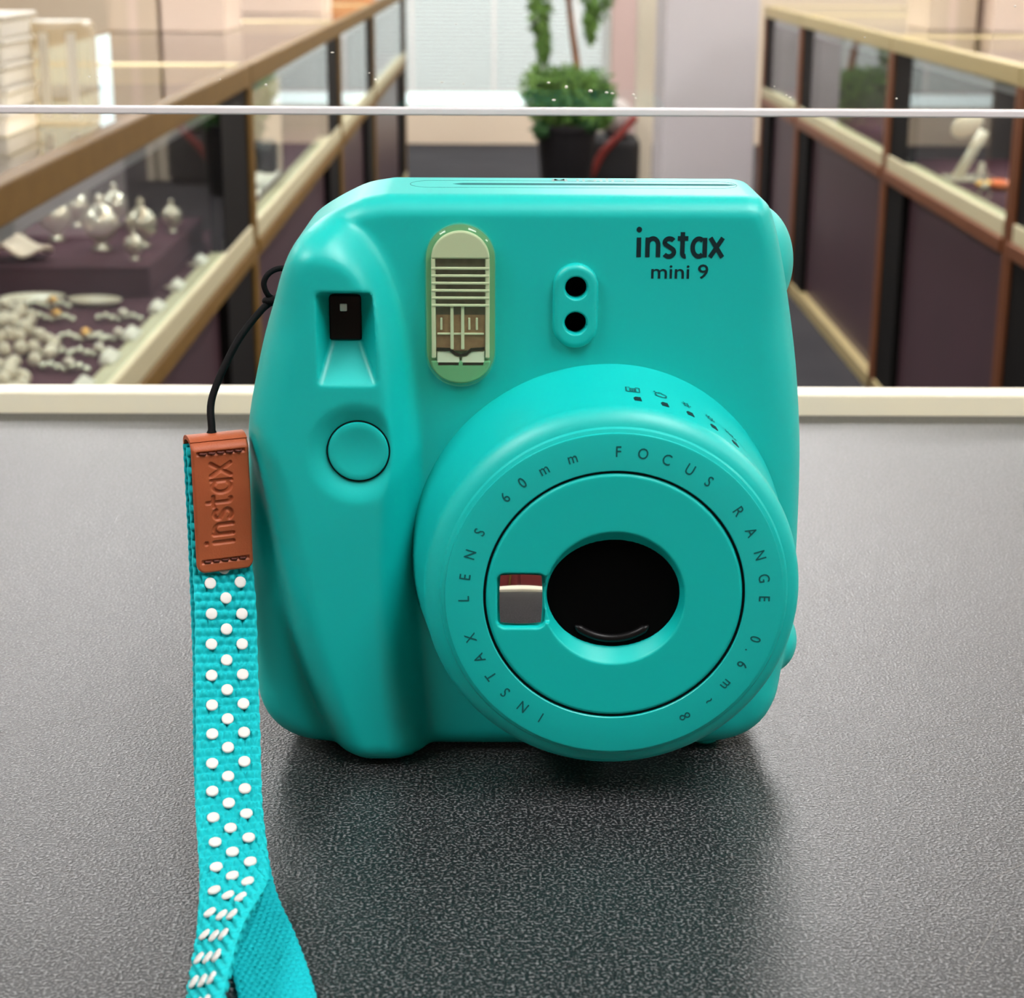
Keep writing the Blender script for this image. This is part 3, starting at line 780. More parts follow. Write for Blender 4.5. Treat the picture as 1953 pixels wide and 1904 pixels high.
# brightness windows and pictograms on the barrel
def on_cone(ang, y, lift=.05):
    r = cone_r(y)+lift; th = R_(ang); return mm(LX+squeeze(r*math.cos(th), y), y, LZ+r*math.sin(th))
for k, ang in enumerate((83.3, 74.7, 66.3, 57.9, 49.5)):
    mb = MB(); V = []
    for lift in (-.3, .12):
        for da, y in ((-1.25, -30.6), (1.0, -30.6), (1.25, -29.5), (.6, -28.9), (-1.0, -28.9)): V.append(on_cone(ang+da, y, lift))
    mb.add(V, [(5, 6, 7, 8, 9), (4, 3, 2, 1, 0)]+[(i, (i+1) % 5, (i+1) % 5+5, i+5) for i in range(5)])
    mb.build('exposure_window', INK, barrel)
def circ(cx, cz, r, n=12, a0=0, a1=360): return arcp(cx, cz, r, r, a0, a1, n)
def sun(c, r, rays): return [circ(0, 0, r)] + [[(math.cos(a)*r*1.5, math.sin(a)*r*1.5), (math.cos(a)*r*2.1, math.sin(a)*r*2.1)] for a in np.linspace(0, 2*math.pi, rays+1)[:-1]]
ICON = [[[(-1.4, -.8), (-1.4, .9), (-.6, .9)], [(-.6, -.8), (-.6, .5), (.5, .5), (.5, -.8)], [(-.2, -.8), (-.2, .1), (.2, .1), (.2, -.8)], [(.5, .9), (1.3, .9), (1.3, -.8), (-1.4, -.8)]],
        [arcp(-.4, .1, .6, .6, 60, 230) + arcp(.1, -.4, 1.2, .35, 200, 340) + arcp(.8, .1, .5, .5, -60, 130) + arcp(.1, .4, .5, .5, 30, 170), [(-1.3, .9), (-.9, 1.1)]],
        sun(0, .5, 6), sun(0, .55, 8),
        [[(-1.3, -.7), (-1.3, .7)], [(-1.3, 0), (-.6, 0)], [(-.6, -.7), (-.6, .7)], [(-.2, -.7), (-.2, .3)], [(.3, -.7), (.3, .7)], [(.3, 0), (.8, .6)], [(.3, 0), (.9, -.7)], [(1.3, -.7), (1.3, .4)]]]
for k, ang in enumerate((84.2, 75.4, 66.6, 57.8, 49.4)):
    mb = MB()
    for p in ICON[k]:
        V, F = stroke_poly(p, .30)
        mb.add([on_cone(ang-v[0]/36.5*57.3, -25.6+v[1]*1.15, .10) for v in V], F)
    mb.build('pictogram', INKT, barrel)

# ================================================================== WRIST STRAP (hangs from the camera's lug)
ws = thing('wrist_strap', 'teal wrist strap with white dots and a tan leather tag', 'strap', (-.05, .27, 0))
YAWT = R_(22); TC = np.array((-.0568, .3452, 0)); TW = np.array((math.cos(YAWT), math.sin(YAWT), 0)); TN = np.array((math.sin(YAWT), -math.cos(YAWT), 0))
def tagp(u, d, z): return tuple(TC + TW*u*.001 + TN*d*.001 + np.array((0, 0, z*.001)))
# cord with its loop through the lug
cordpts = catmull([tagp(-.6, -1.2, 67), tagp(-.4, -1.2, 71.5), (-.0578, .3500, .0775), (-.0535, .3555, .0870), (-.0490, .3600, .0928), (-.0462, .3622, .0950)], 8)
MB().tube([Vector(p) for p in cordpts], [.0011]*8+[.00078]*(len(cordpts)-8), 8).build('cord', CORD, ws, smooth=True)
loop = catmull([(-.0462, .3622, .0950), (-.0474, .3612, .0962), (-.0481, .3612, .0985), (-.0470, .3618, .1005), (-.0445, .3630, .1013), (-.0410, .3640, .1000)], 8)
MB().tube([Vector(p) for p in loop], .00062, 8).build('cord_loop', CORD, ws, smooth=True)
loop = catmull([(-.0464, .3620, .0946), (-.0445, .3632, .0962), (-.0415, .3640, .0980)], 8)
MB().tube([Vector(p) for p in loop], .0008, 8).build('cord_loop', CORD, ws, smooth=True)
MB().blob((-.0468, .3616, .0948), (.0019, .0014, .0011), 12, 8).build('cord_knot', CORD, ws, smooth=True)
# leather tag: front leaf (debossed wordmark) folded over the top to a back leaf
TWI, ZB, ZTP = 5.75, 43.2, 70.6
nu, nv = 90, 210
u = np.linspace(-TWI, TWI, nu); v = np.linspace(ZB, ZTP, nv); UU, VV = np.meshgrid(u, v)
# wordmark runs up the tag: letter x -> +z, letter height -> -u
def segdist(P, A, B):
    d = B-A; t = np.clip(((P[0]-A[0])*d[0]+(P[1]-A[1])*d[1])/max(d@d, 1e-9), 0, 1); return np.hypot(P[0]-A[0]-t*d[0], P[1]-A[1]-t*d[1])
lx = (VV-49.0)/(17.0/INSW); lz = (1.75-UU)/3.9
D = np.full(UU.shape, 9.0)
for p in INS:
    for i in range(len(p)-1): D = np.minimum(D, segdist((lx, lz), np.array(p[i], float), np.array(p[i+1], float)))
deb = -.42*np.clip((.135-D)/.07, 0, 1)
rc = 1.6   # rounded lower corners
edge = rbox2(UU, VV, 0, ZB+25, TWI, 25, rc)
rnd = -.5*np.clip(1+edge/.5, 0, 1)**2
stz = np.minimum(np.abs(VV-68.2), np.abs(VV-45.6)); stitch = (np.sin((UU+4.5)*2*math.pi/1.75) > -.45)*(np.abs(UU) < 4.7)
deb2 = -.35*np.clip((.5-stz)/.3, 0, 1)*(np.abs(UU) < 4.9)
topbend = np.clip((VV-68.6)/2.0, 0, 1)
H = 3.0+1.3+deb+rnd+deb2-2.2*topbend**2 + .15*np.sin(VV*.35)
inside = edge < .02
V = []; idx = {}
for j in range(nv):
    for i in range(nu):
        V.append(tagp(UU[j, i], H[j, i], VV[j, i]))
nb = len(V)
for j in range(nv):
    for i in range(nu):
        V.append(tagp(UU[j, i], 3.0-2.2*topbend[j, i]**2, VV[j, i]))
F = []
for j in range(nv-1):
    for i in range(nu-1):
        if inside[j, i] and inside[j, i+1] and inside[j+1, i] and inside[j+1, i+1]:
            q = j*nu+i; F.append((q, q+1, q+nu+1, q+nu)); F.append((q+nb, q+nb+nu, q+nb+nu+1, q+nb+1))
# side walls along the open boundary
from collections import Counter
ec = Counter()
for f in F:
    if max(f) < nb:
        for a_, b_ in zip(f, f[1:]+f[:1]): ec[(a_, b_)] += 1
for (a_, b_) in list(ec):
    if (b_, a_) not in ec: F.append((a_, a_+nb, b_+nb, b_))
lt = MB().add(V, F).build('leather_tag', LEATHER, ws, auto=50); lt['label'] = 'tan leather tag with pressed lettering'
bm = bmesh.new(); bm.from_mesh(lt.data); bmesh.ops.delete(bm, geom=[x for x in bm.verts if not x.link_faces], context='VERTS'); bm.to_mesh(lt.data); bm.free()
# fold and back leaf
fold = MB(); prof = [(-3.9, ZB+2)]+[(-3.9, 69)]+[(0+3.9*math.cos(a)*-1, 69+2.1*math.sin(a)) for a in np.linspace(.1, math.pi-.75, 12)]
inner = [(-3.0, ZB+2), (-3.0, 69)]+[(0+3.0*math.cos(a)*-1, 69+1.2*math.sin(a)) for a in np.linspace(.1, math.pi-.75, 12)]
n = len(prof)
for us in (-TWI, TWI):
    fold.v += [tagp(us, d, z) for d, z in prof]+[tagp(us, d, z) for d, z in inner]
for i in range(n-1):
    fold.f += [(i, i+1, i+1+2*n, i+2*n), (i+n, i+n+2*n, i+1+n+2*n, i+1+n), (i, i+n, i+1+n, i+1), (i+2*n, i+1+2*n, i+1+3*n, i+3*n)]
fold.f += [(0, 2*n, 3*n, n), (n-1, 2*n-1, 4*n-1, 3*n-1)]
fold.build('leather_back', LEATHER, ws, auto=50)
# stitches
for zz in (68.2, 45.6):
    for i in range(5):
        uu = -3.6+i*1.8
        hh = 4.3-.1 if zz < 60 else 4.3-.05
        MB().tube([Vector(tagp(uu-.62, hh-.42, zz)), Vector(tagp(uu-.4, hh+.12, zz+.05)), Vector(tagp(uu+.4, hh+.12, zz-.05)), Vector(tagp(uu+.62, hh-.42, zz))], .00026, 6).build('stitch', THREAD, lt, smooth=True)

# webbing ribbon
def ribbon(keys, half, thick, pitch_u, pitch_s, bump, name, mt, flip=False, per=26, plain=False):
    """keys: (centre, width direction); real woven bumps on both faces"""
    C = np.array(catmull([k[0] for k in keys], per)); Wd = np.array(catmull([k[1] for k in keys], per))
    Wd /= np.linalg.norm(Wd, axis=1)[:, None]
    L = np.concatenate([[0], np.cumsum(np.linalg.norm(np.diff(C, axis=0), axis=1))])
    ns = int(L[-1]/.00024); S = np.linspace(0, L[-1], ns)
    Cs = np.stack([np.interp(S, L, C[:, i]) for i in range(3)], 1); Ws = np.stack([np.interp(S, L, Wd[:, i]) for i in range(3)], 1)
    ks = np.ones(61)/61      # take the kinks out
    pad = lambda A: np.concatenate([np.repeat(A[:1], 30, 0), A, np.repeat(A[-1:], 30, 0)])
    Ws = np.stack([np.convolve(pad(Ws)[:, i], ks, 'valid') for i in range(3)], 1)
    Tn = np.gradient(Cs, axis=0); Tn /= np.linalg.norm(Tn, axis=1)[:, None]
    Ws -= Tn*(Ws*Tn).sum(1)[:, None]; Ws /= np.linalg.norm(Ws, axis=1)[:, None]
    N = np.cross(Tn, Ws)
    nu = 60; uu = np.linspace(-1, 1, nu)
    row = np.floor(S/pitch_s).astype(int); ph = (row % 2)*.5
    nb_ = 2*half/pitch_u
    a = np.abs(np.sin(math.pi*((uu[None, :]+1)/2*nb_+ph[:, None]))); c = np.abs(np.sin(math.pi*S/pitch_s))[:, None]
    bmp = bump*(a**.6*c**.6-.5)
    rim = np.sqrt(np.clip(1-np.abs(uu)**10, 0, 1))[None, :]
    wob = 1+.012*np.sin(S/pitch_s*math.pi)[:, None]
    Pf = Cs[:, None, :]+Ws[:, None, :]*(uu[None, :, None]*half*wob[:, :, None])+N[:, None, :]*((np.maximum(thick/2+bmp, .0001))*rim)[:, :, None]
    Pb = Cs[:, None, :]+Ws[:, None, :]*(uu[None, :, None]*half*wob[:, :, None])-N[:, None, :]*((np.maximum(thick/2+bmp, .0001))*rim)[:, :, None]
    off = np.array(parent_world(ws)); m_ = ns*nu
    V = np.concatenate([Pf.reshape(-1, 3), Pb.reshape(-1, 3)])-off
    I = np.arange(m_).reshape(ns, nu); q = np.stack([I[:-1, :-1], I[:-1, 1:], I[1:, 1:], I[1:, :-1]], -1).reshape(-1, 4)
    q2 = (q+m_)[:, ::-1]
    e1 = np.stack([I[:-1, 0], I[1:, 0], I[1:, 0]+m_, I[:-1, 0]+m_], -1); e2 = np.stack([I[1:, -1], I[:-1, -1], I[:-1, -1]+m_, I[1:, -1]+m_], -1)
    Q = np.concatenate([q, q2, e1, e2])
    me = bpy.data.meshes.new(name); me.from_pydata(V.tolist(), [], Q.tolist()); me.update()
    bm = bmesh.new(); bm.from_mesh(me); bmesh.ops.recalc_face_normals(bm, faces=bm.faces); bm.to_mesh(me); bm.free()
    return finish(name, me, mt, ws, smooth=True), (S, Cs, Ws, N, Tn)
X1 = np.array((1., 0, 0))
def wv(yaw, lift): return np.array((math.cos(R_(yaw))*math.cos(R_(lift)), math.sin(R_(yaw))*math.cos(R_(lift)), math.sin(R_(lift))))
FK = [(np.array(tagp(0, .9, 69.0)), TW), (np.array(tagp(0, 1.0, 60.0)), TW), (np.array(tagp(0, 1.1, 45.0)), TW), (np.array((-.0553, .3390, .0365)), wv(18, 0)), (np.array((-.0543, .3310, .0282)), wv(13, 0)),
      (np.array((-.0525, .3180, .0185)), wv(8, 0)), (np.array((-.0503, .3020, .0105)), wv(3, 0)), (np.array((-.0470, .2840, .0062)), wv(-2, 4)), (np.array((-.0462, .2715, .0060)), wv(-8, 30)),
      (np.array((-.0462, .2610, .0064)), wv(-12, 44)), (np.array((-.0458, .2480, .0066)), wv(-10, 52)), (np.array((-.0440, .2280, .0068)), wv(-5, 62)), (np.array((-.0380, .2120, .0068)), wv(60, 80)), (np.array((-.0320, .2080, .0068)), wv(110, 84))]
web, fr = ribbon(FK, .0062, .0014, .00172, .00195, .0013, 'webbing', WEB)
BK = [(np.array(tagp(0, -1.9, 69.0)), TW), (np.array(tagp(0, -1.9, 60.0)), TW), (np.array(tagp(0, -2.0, 45.0)), TW), (np.array((-.0566, .3415, .0348)), wv(18, 0)), (np.array((-.0553, .3335, .0258)), wv(13, 0)),
      (np.array((-.0533, .3190, .0158)), wv(8, 0)), (np.array((-.0505, .3030, .0074)), wv(3, 0)), (np.array((-.0462, .2850, .0024)), wv(0, 0)), (np.array((-.0412, .2715, .0012)), wv(10, -1)),
      (np.array((-.0376, .2600, .0011)), wv(14, 0)), (np.array((-.0348, .2490, .0011)), wv(14, 0)), (np.array((-.0310, .2300, .0013)), wv(20, 8)), (np.array((-.0280, .2170, .0035)), wv(30, 30)), (np.array((-.0285, .2095, .0066)), wv(100, 82))]
web2, _ = ribbon(BK, .0062, .0010, .0012, .0012, .00055, 'webbing_back', WEBB)
# printed dots
S, Cs, Ws, N, Tn = fr
i0 = np.searchsorted(Cs[::-1, 2], .0435) ; s0 = S[len(S)-1-int(np.argmax(Cs[::-1, 2] > .0430))]
dots = []
for r in range(-0, 26):
    dots.append((s0+.0002+r*.0068, 0.0)); dots.append((s0+.0036+r*.0068, -.48)); dots.append((s0+.0036+r*.0068, .5))
for s_, u_ in dots:
    if s_ > S[-1]-.02: continue
    i = int(np.argmin(np.abs(S-s_)))
    c = Cs[i]+Ws[i]*u_*.0062+N[i]*.0014
    mb = MB(); V = []; F = []
    nseg = 16
    for rr, hh in ((1.16, -.25), (1.16, .08), (.95, .16), (.0, .2)):
        for k in range(nseg):
            a = 2*math.pi*k/nseg
            V.append(c+Ws[i]*rr*.001*math.cos(a)+Tn[i]*rr*.001*1.05*math.sin(a)+N[i]*hh*.001)
    for j in range(3):
        for k in range(nseg): F.append((j*nseg+k, j*nseg+(k+1) % nseg, (j+1)*nseg+(k+1) % nseg, (j+1)*nseg+k))
    mb.add(V, F).build('dot', DOT, web, smooth=True)

# ================================================================== THINGS ON AND IN THE SHOWCASES
# stack of white trays at the left picture edge
tr0 = None
for i in range(5):
    z = ZT+.0005+i*.029
    l = ['lowest white tray of the stack on the nearest left showcase', 'second white tray up in the stack at the left edge', 'middle white tray of the stack at the left edge', 'fourth white tray up, just under the top one', 'topmost white tray of the stack at the left edge'][i]
    t = thing('tray', l, 'tray', (-.665, 2.30, z), 'white trays in a stack')
    MB().box((-.74, 2.22, z), (-.602, 2.38, z+.022)).build('body', WHITEC, t, bevel=.004)
    MB().box((-.745, 2.215, z+.022), (-.597, 2.385, z+.0285)).build('rim', WHITEC, t, bevel=.003)
# clear cream canister next to them
CANI = glass_mat('frosted_cream_plastic', (.95, .90, .80), 1.45, .08, film=.42, filmcol=(226, 212, 184))
cn = thing('plastic_canister', 'cloudy cream plastic canister beside the white trays', 'canister', (-.575, 2.40, ZT))
def can_f(X, Y, Z):
    p = rbox2(np.asarray(X, np.float32), np.asarray(Y, np.float32), 0, 0, 44, 36, 18)
    return rint(rint(p, Z-132, 10), -Z, 3)
sdf_obj('body', can_f, (-48, -40, -4), (48, 40, 136), 3.0, CANI, cn, off=(-.575, 2.40, ZT+.0005))
for dx in (-.012, .024):
    MB().box((-.575+dx-.006, 2.3625, ZT+.01), (-.575+dx+.006, 2.3645, ZT+.118)).build('ridge', WHITEC, cn, bevel=.0008)
# boxes further along the case tops
def carton(name, label, x0, x1, y0, y1, h, mt, lidmt, group='cartons on the left showcases'):
    t = thing(name, label, 'box', ((x0+x1)/2, (y0+y1)/2, ZT), group)
    MB().box((x0, y0, ZT+.0005), (x1, y1, ZT+h*.82)).build('body', mt, t, bevel=.003)
    MB().box((x0-.004, y0-.004, ZT+h*.82), (x1+.004, y1+.004, ZT+h)).build('lid', lidmt, t, bevel=.003)
    MB().box(((x0+x1)/2-.012, y0-.0015, ZT+.001), ((x0+x1)/2+.012, y0, ZT+h*.82)).build('band', PINKB, t)
    return t
carton('carton', 'tall grey-beige carton on the left showcase, nearest the canister', -1.045, -.915, 4.93, 5.2, .34, BEIGE, BEIGE)
carton('carton', 'wide pinkish-beige carton standing right of the grey-beige one', -.905, -.735, 4.93, 5.25, .34, PINKB, PINKB)
carton('carton', 'low pale carton further along the left showcases', -.93, -.60, 6.3, 6.6, .24, PINKB, WHITEC)
carton('wooden_box', 'orange-brown wooden box on the left showcases near the blind', -.98, -.55, 7.9, 8.3, .26, WOODO, WOODO)
carton('carton', 'beige carton on the right showcases near the picture corner', 1.22, 1.36, 4.9+.35, 4.9+.62, .30, BEIGE, PINKB, 'cartons on the right showcases')
carton('carton', 'pinkish carton at the far right on the showcase top', 1.38, 1.55, 4.9+.25, 4.9+.6, .34, PINKB, BEIGE, 'cartons on the right showcases')
# blue sheet standing in for the window reflection in the near left case top
t = MB().box((-.80, 2.78, ZT+.0005), (-.66, 3.02, ZT+.004)).build('brochure', BLUE_REFL, bevel=.0008)
tag(recentre(t, (-.73, 2.9, ZT)), 'blue-grey printed leaflet lying on the nearest left showcase', 'leaflet')

GZ = ZD+.0005
def lathe_thing(name, label, cat, c, prof, mt, group, parts=()):
    o = MB().lathe((c[0], c[1], GZ), prof, n=28).build(name, mt, None, auto=40)
    return tag(recentre(o, (c[0], c[1], GZ)), label, cat, group)
# polished silver balls with a foot and a knob
bell = [(.0001, 0), (.014, 0), (.015, .003), (.008, .008), (.009, .013), (.021, .022), (.027, .036), (.026, .050), (.018, .062), (.008, .068), (.005, .072), (.007, .077), (.004, .083), (.0001, .084)]
RZ = GZ+.05
rs = thing('display_riser', 'plum felt step at the far end of the nearest left showcase', 'riser', (-.80, 3.14, GZ))
MB().box((-1.025, 2.86, GZ), (-.565, 3.40, RZ-.004)).build('block', DECKP, rs, bevel=.004)
MB().box((-1.025, 2.855, RZ-.004), (-.565, 3.40, RZ-.0005)).build('cover', DECKP, rs)
pos = [((-.775, 3.12), 'silver ball ornament at the left front of its group', 1.05), ((-.675, 3.02), 'silver ball ornament with the brightest highlight, front middle', 1.12), ((-.612, 3.05), 'silver ball ornament at the right front of its group', 1.0),
       ((-.865, 3.34), 'silver ball ornament at the far back left of the group', .85), ((-.775, 3.28), 'silver ball ornament in the back row, second from left', .9), ((-.80, 3.37), 'silver ball ornament set furthest back of its group', 1.2), ((-.705, 3.28), 'silver ball ornament in the back row, third from left', .95), ((-.590, 3.22), 'small silver ball ornament at the back right of the group', .7),
       ((-.845, 3.14), 'silver ball ornament furthest left in the front row', 1.0), ((-.60, 2.92), 'small silver ball ornament nearest the cream ledge', .6)]
proto = None
for (p, l, sc) in pos:
    if proto is None:
        proto = MB().lathe((0, 0, 0), bell, n=32).build('silver_ornament', SILVER, None, smooth=True); o = proto
    else:
        o = proto.copy(); COL.objects.link(o)
    o.location = (p[0], p[1], RZ); o.scale = (sc, sc, sc)
    tag(o, l, 'ornament', 'silver ball ornaments in the nearest left showcase')
# pearl strands heaped at the left
beadme = None
def strand(c, rx, ry, n, r, layers, label, mt):
    global beadme
    t = thing('pearl_necklace', label, 'necklace', (c[0], c[1], GZ), 'pearl necklaces heaped on the plum deck')
    for k in range(n):
        a = 2*math.pi*k/n*layers; q = 1-.25*math.floor(k*layers/n)
        zz = r+math.floor(k*layers/n)*r*1.5+.004*math.sin(5*a)
        if beadme is None:
            b0 = MB().blob((0, 0, 0), (1, 1, 1), 12, 8).build('pearl', mt, t, smooth=True); beadme = b0.data; b = b0
        else:
            b = bpy.data.objects.new('pearl', beadme); COL.objects.link(b); b.parent = t
        b.location = (rx*q*math.cos(a), ry*q*math.sin(a), max(zz, r*1.02)); b.scale = (r, r, r)
strand((-.690, 2.42), .070, .10, 46, .0095, 3, 'thick heap of cream pearl strands at the left picture edge', PEARL)
strand((-.670, 2.22), .060, .07, 34, .0105, 2, 'cream pearl strand lying nearest the viewer at the left', PEARL)
strand((-.760, 2.62), .060, .08, 36, .009, 2, 'cream pearl strand further back, beside the red box', PEARL)
# link bracelets laid out in rows
def bracelet(c, ang, L, label, mt, gem=None):
    mb = MB(); n = 7
    t = thing('bracelet', label, 'bracelet', (c[0], c[1], GZ), 'bracelets laid on the plum deck')
    ca, sa = math.cos(ang), math.sin(ang)
    for k in range(n):
        u = -L/2+L*k/(n-1); x, y = c[0]+u*ca, c[1]+u*sa
        mb.blob((x, y, GZ+.006+.003*math.sin(k*1.7)), (L/n*.62, .009, .006), 10, 6)
    mb.build('links', mt, t, smooth=True)
    MB().blob((c[0]+.1*L*ca, c[1]+.1*L*sa, GZ+.013), (.008, .008, .007), 10, 7).build('clasp', gem or SILVER, t, smooth=True)
BR = [((-.705, 2.76), 'violet-tinted silver bracelet near the pearl heap', SILVW, GOLDJ), ((-.675, 2.66), 'long pale bracelet in front of the violet-tinted one', SILVW, GOLDJ), ((-.575, 2.66), 'pale bracelet at the right of the back row', SILVW, SILVER), ((-.600, 2.52), 'pale bracelet with a golden clasp in the middle row', SILVW, GOLDJ),
      ((-.553, 2.52), 'short bracelet at the right of the middle row', SILVW, SILVER), ((-.560, 2.42), 'pale bracelet in the third row by the cream ledge', SILVW, SILVER), ((-.580, 2.33), 'wide bracelet in the row nearest the viewer', SILVW, SILVER), ((-.625, 2.42), 'bracelet between the pearl heap and the third row', SILVW, SILVER)]
for (c, l, mt, g) in BR: bracelet(c, R_(random.uniform(-12, 12)), .062, l, mt, g)
# white shell-shaped dishes, cloth, red box
def dish(c, r, ang, label):
    o = MB().lathe((0, 0, 0), [(.0001, .002), (r*.5, 0), (r*.9, r*.18), (r, r*.34), (r*.97, r*.36), (r*.8, r*.2), (r*.4, r*.07), (.0001, r*.06)], n=30).build('shell_dish', PEARL, None, smooth=True)
    o.scale = (1.5, 1, 1); o.rotation_euler = (0, 0, ang); o.location = (c[0], c[1], GZ)
    tag(o, label, 'dish', 'pale dishes in the nearest left showcase')
dish((-.74, 2.80), .034, .3, 'pale oval dish behind the bracelets, left one'); dish((-.64, 2.79), .030, -.2, 'pale oval dish behind the bracelets, right one'); dish((-.537, 2.93), .012, .1, 'small pale dish near the black post'); dish((-.537, 3.15), .011, .1, 'smallest pale dish, beside the black post')
t = thing('jewellery_box', 'open red velvet jewellery box cut by the left picture edge', 'box', (-.915, 3.0, RZ))
MB().box((-.975, 2.95, RZ), (-.855, 3.05, RZ+.028)).build('body', REDBOX, t, bevel=.003)
MB().add([(-.975, 3.05, RZ+.028), (-.855, 3.05, RZ+.028), (-.855, 3.10, RZ+.09), (-.975, 3.10, RZ+.09), (-.975, 3.06, RZ+.026), (-.855, 3.06, RZ+.026), (-.855, 3.11, RZ+.086), (-.975, 3.11, RZ+.086)], [(0, 1, 2, 3), (7, 6, 5, 4), (0, 4, 5, 1), (1, 5, 6, 2), (2, 6, 7, 3), (3, 7, 4, 0)]).build('lid', REDBOX, t)
cl = MB(); V = []; F = []
for j in range(13):
    for i in range(17):
        uu, vv = i/16, j/12
        V.append((-.84+uu*.10+.01*math.sin(vv*5), 2.87+vv*.10, RZ+.016+.012*math.sin(uu*7+vv*2)*math.cos(vv*4)+.03*uu*(1-uu)))
for j in range(12):
    for i in range(16): q = j*17+i; F.append((q, q+1, q+18, q+17))
cl.add(V, F); o = cl.build('cloth', PINKB, None, smooth=True)
sm = o.modifiers.new('thick', 'SOLIDIFY'); sm.thickness = .004
tag(recentre(o, (-.79, 2.92, RZ)), 'crumpled pinkish-beige polishing cloth right of the red box', 'cloth')
# price tags on the cream ledge of the nearest case
for k, (yy, nm) in enumerate([(1.98, 'nearest the counter'), (2.17, 'second from the counter'), (2.33, 'third from the counter'), (2.48, 'fourth from the counter'), (2.68, 'fifth from the counter'), (2.86, 'sixth from the counter'), (3.1, 'closest to the black post')]):
    o = MB().add([(-.535, yy, ZD+.011), (-.515, yy, ZD+.011), (-.515, yy+.06, ZD+.011), (-.535, yy+.06, ZD+.011), (-.533, yy+.004, ZD+.022), (-.528, yy+.004, ZD+.022), (-.528, yy+.056, ZD+.022), (-.533, yy+.056, ZD+.022)], [(3, 2, 1, 0), (4, 5, 6, 7), (0, 1, 5, 4), (1, 2, 6, 5), (2, 3, 7, 6), (3, 0, 4, 7)]).build('price_tag', WHITEC, bevel=.002)
    tag(recentre(o, (-.525, yy+.03, ZD+.011)), f'blank white price tag on the cream ledge, {nm}', 'tag', 'price tags along the ledge')
# black device in front of a white card in the second left case
t = MB().add([(-.60, 4.30, GZ), (-.535, 4.30, GZ), (-.535, 5.30, GZ), (-.60, 5.30, GZ)], [(0, 1, 2, 3)])
o = MB().box((-.98, 4.52, GZ), (-.545, 4.53, GZ+.25)).build('display_card', PINKB, None, bevel=.002); tag(recentre(o, (-.76, 4.525, GZ)), 'pale upright display card behind the black device', 'card')
o = MB().box((-.80, 3.75, GZ), (-.545, 4.50, GZ+.006)).build('display_mat', WHITEC, None, bevel=.002); tag(recentre(o, (-.67, 4.1, GZ)), 'white mat under the black device', 'mat')
dv = thing('black_camera', 'black camera-like device with a fat round barrel in the second left showcase', 'device', (-.62, 4.2, GZ+.006))
MB().box((-.67, 4.17, GZ+.0065), (-.60, 4.26, GZ+.10)).build('body', GRAPH, dv, bevel=.012, seg=3)
bb = MB(); bb.lathe((0, 0, 0), [(.030, 0), (.036, .01), (.036, .045), (.040, .05), (.040, .075), (.034, .08), (.0001, .081)], n=28)
ro = Matrix.Translation((-.60, 4.2, GZ+.075)) @ Matrix.Rotation(R_(90), 4, 'Y')
bb.v = [tuple(ro @ Vector(p)) for p in bb.v]; bb.build('barrel', GRAPH, dv, auto=40)
MB().tube([(-.66, 4.20, GZ+.09), (-.67, 4.2, GZ+.125), (-.64, 4.2, GZ+.14), (-.60, 4.2, GZ+.118)], .009, 8).build('handle', GRAPH, dv, smooth=True)
for c, s_, l in [((-.60, 3.95), .03, 'white crumpled paper on the mat, nearer one'), ((-.585, 3.80), .026, 'white crumpled paper on the mat, close to the black post')]:
    o = MB().blob((c[0], c[1], GZ+.006+s_*.7), (s_, s_*1.6, s_*.7), 12, 8).build('paper_wad', WHITEC, None)
    for v_ in o.data.vertices: v_.co += Vector((random.uniform(-1, 1), random.uniform(-1, 1), random.uniform(-.2, 1)))*s_*.12
    tag(recentre(o, (c[0], c[1], GZ+.006)), l, 'paper', 'paper wads in the second left showcase')

# right case: pendant on a slanted stand, silver figure, orange brooch, small jewels
RD = ZD+.0005
t = thing('pendant_stand', 'cream oval pendant on a slanted cream stand, right showcase', 'pendant', (1.15, 4.42, RD))
MB().box((1.10, 4.37, RD), (1.19, 4.47, RD+.008)).build('base', PEARL, t, bevel=.003)
MB().tube([(1.125, 4.42, RD+.006), (1.15, 4.42, RD+.05), (1.185, 4.42, RD+.12)], .013, 10).build('arm', PEARL, t, smooth=True)
pm = MB().blob((0, 0, 0), (.042, .012, .028), 18, 10); ro = Matrix.Translation((1.135, 4.395, RD+.135)) @ Matrix.Rotation(R_(-28), 4, 'Y'); pm.v = [tuple(ro @ Vector(p)) for p in pm.v]
pm.build('oval', PEARL, t, smooth=True)
o = MB().lathe((0, 0, 0), [(.0001, 0), (.03, 0), (.03, .006), (.012, .02), (.016, .06), (.024, .10), (.018, .13), (.010, .15), (.020, .17), (.022, .19), (.012, .21), (.0001, .212)], n=24).build('silver_figure', SILVW, None, smooth=True); o.location = (1.36, 4.80-.14, RD)
tag(o, 'tall slim silver figure behind the oval pendant', 'figure')
t = thing('brooch', 'orange enamel brooch with a gold clip, right showcase', 'brooch', (1.175, 4.22, RD))
MB().blob((1.175, 4.22, RD+.014), (.034, .026, .013), 16, 8).build('enamel', ORANGE, t, smooth=True); MB().blob((1.135, 4.2, RD+.016), (.022, .014, .012), 12, 8).build('clip', GOLDJ, t, smooth=True)
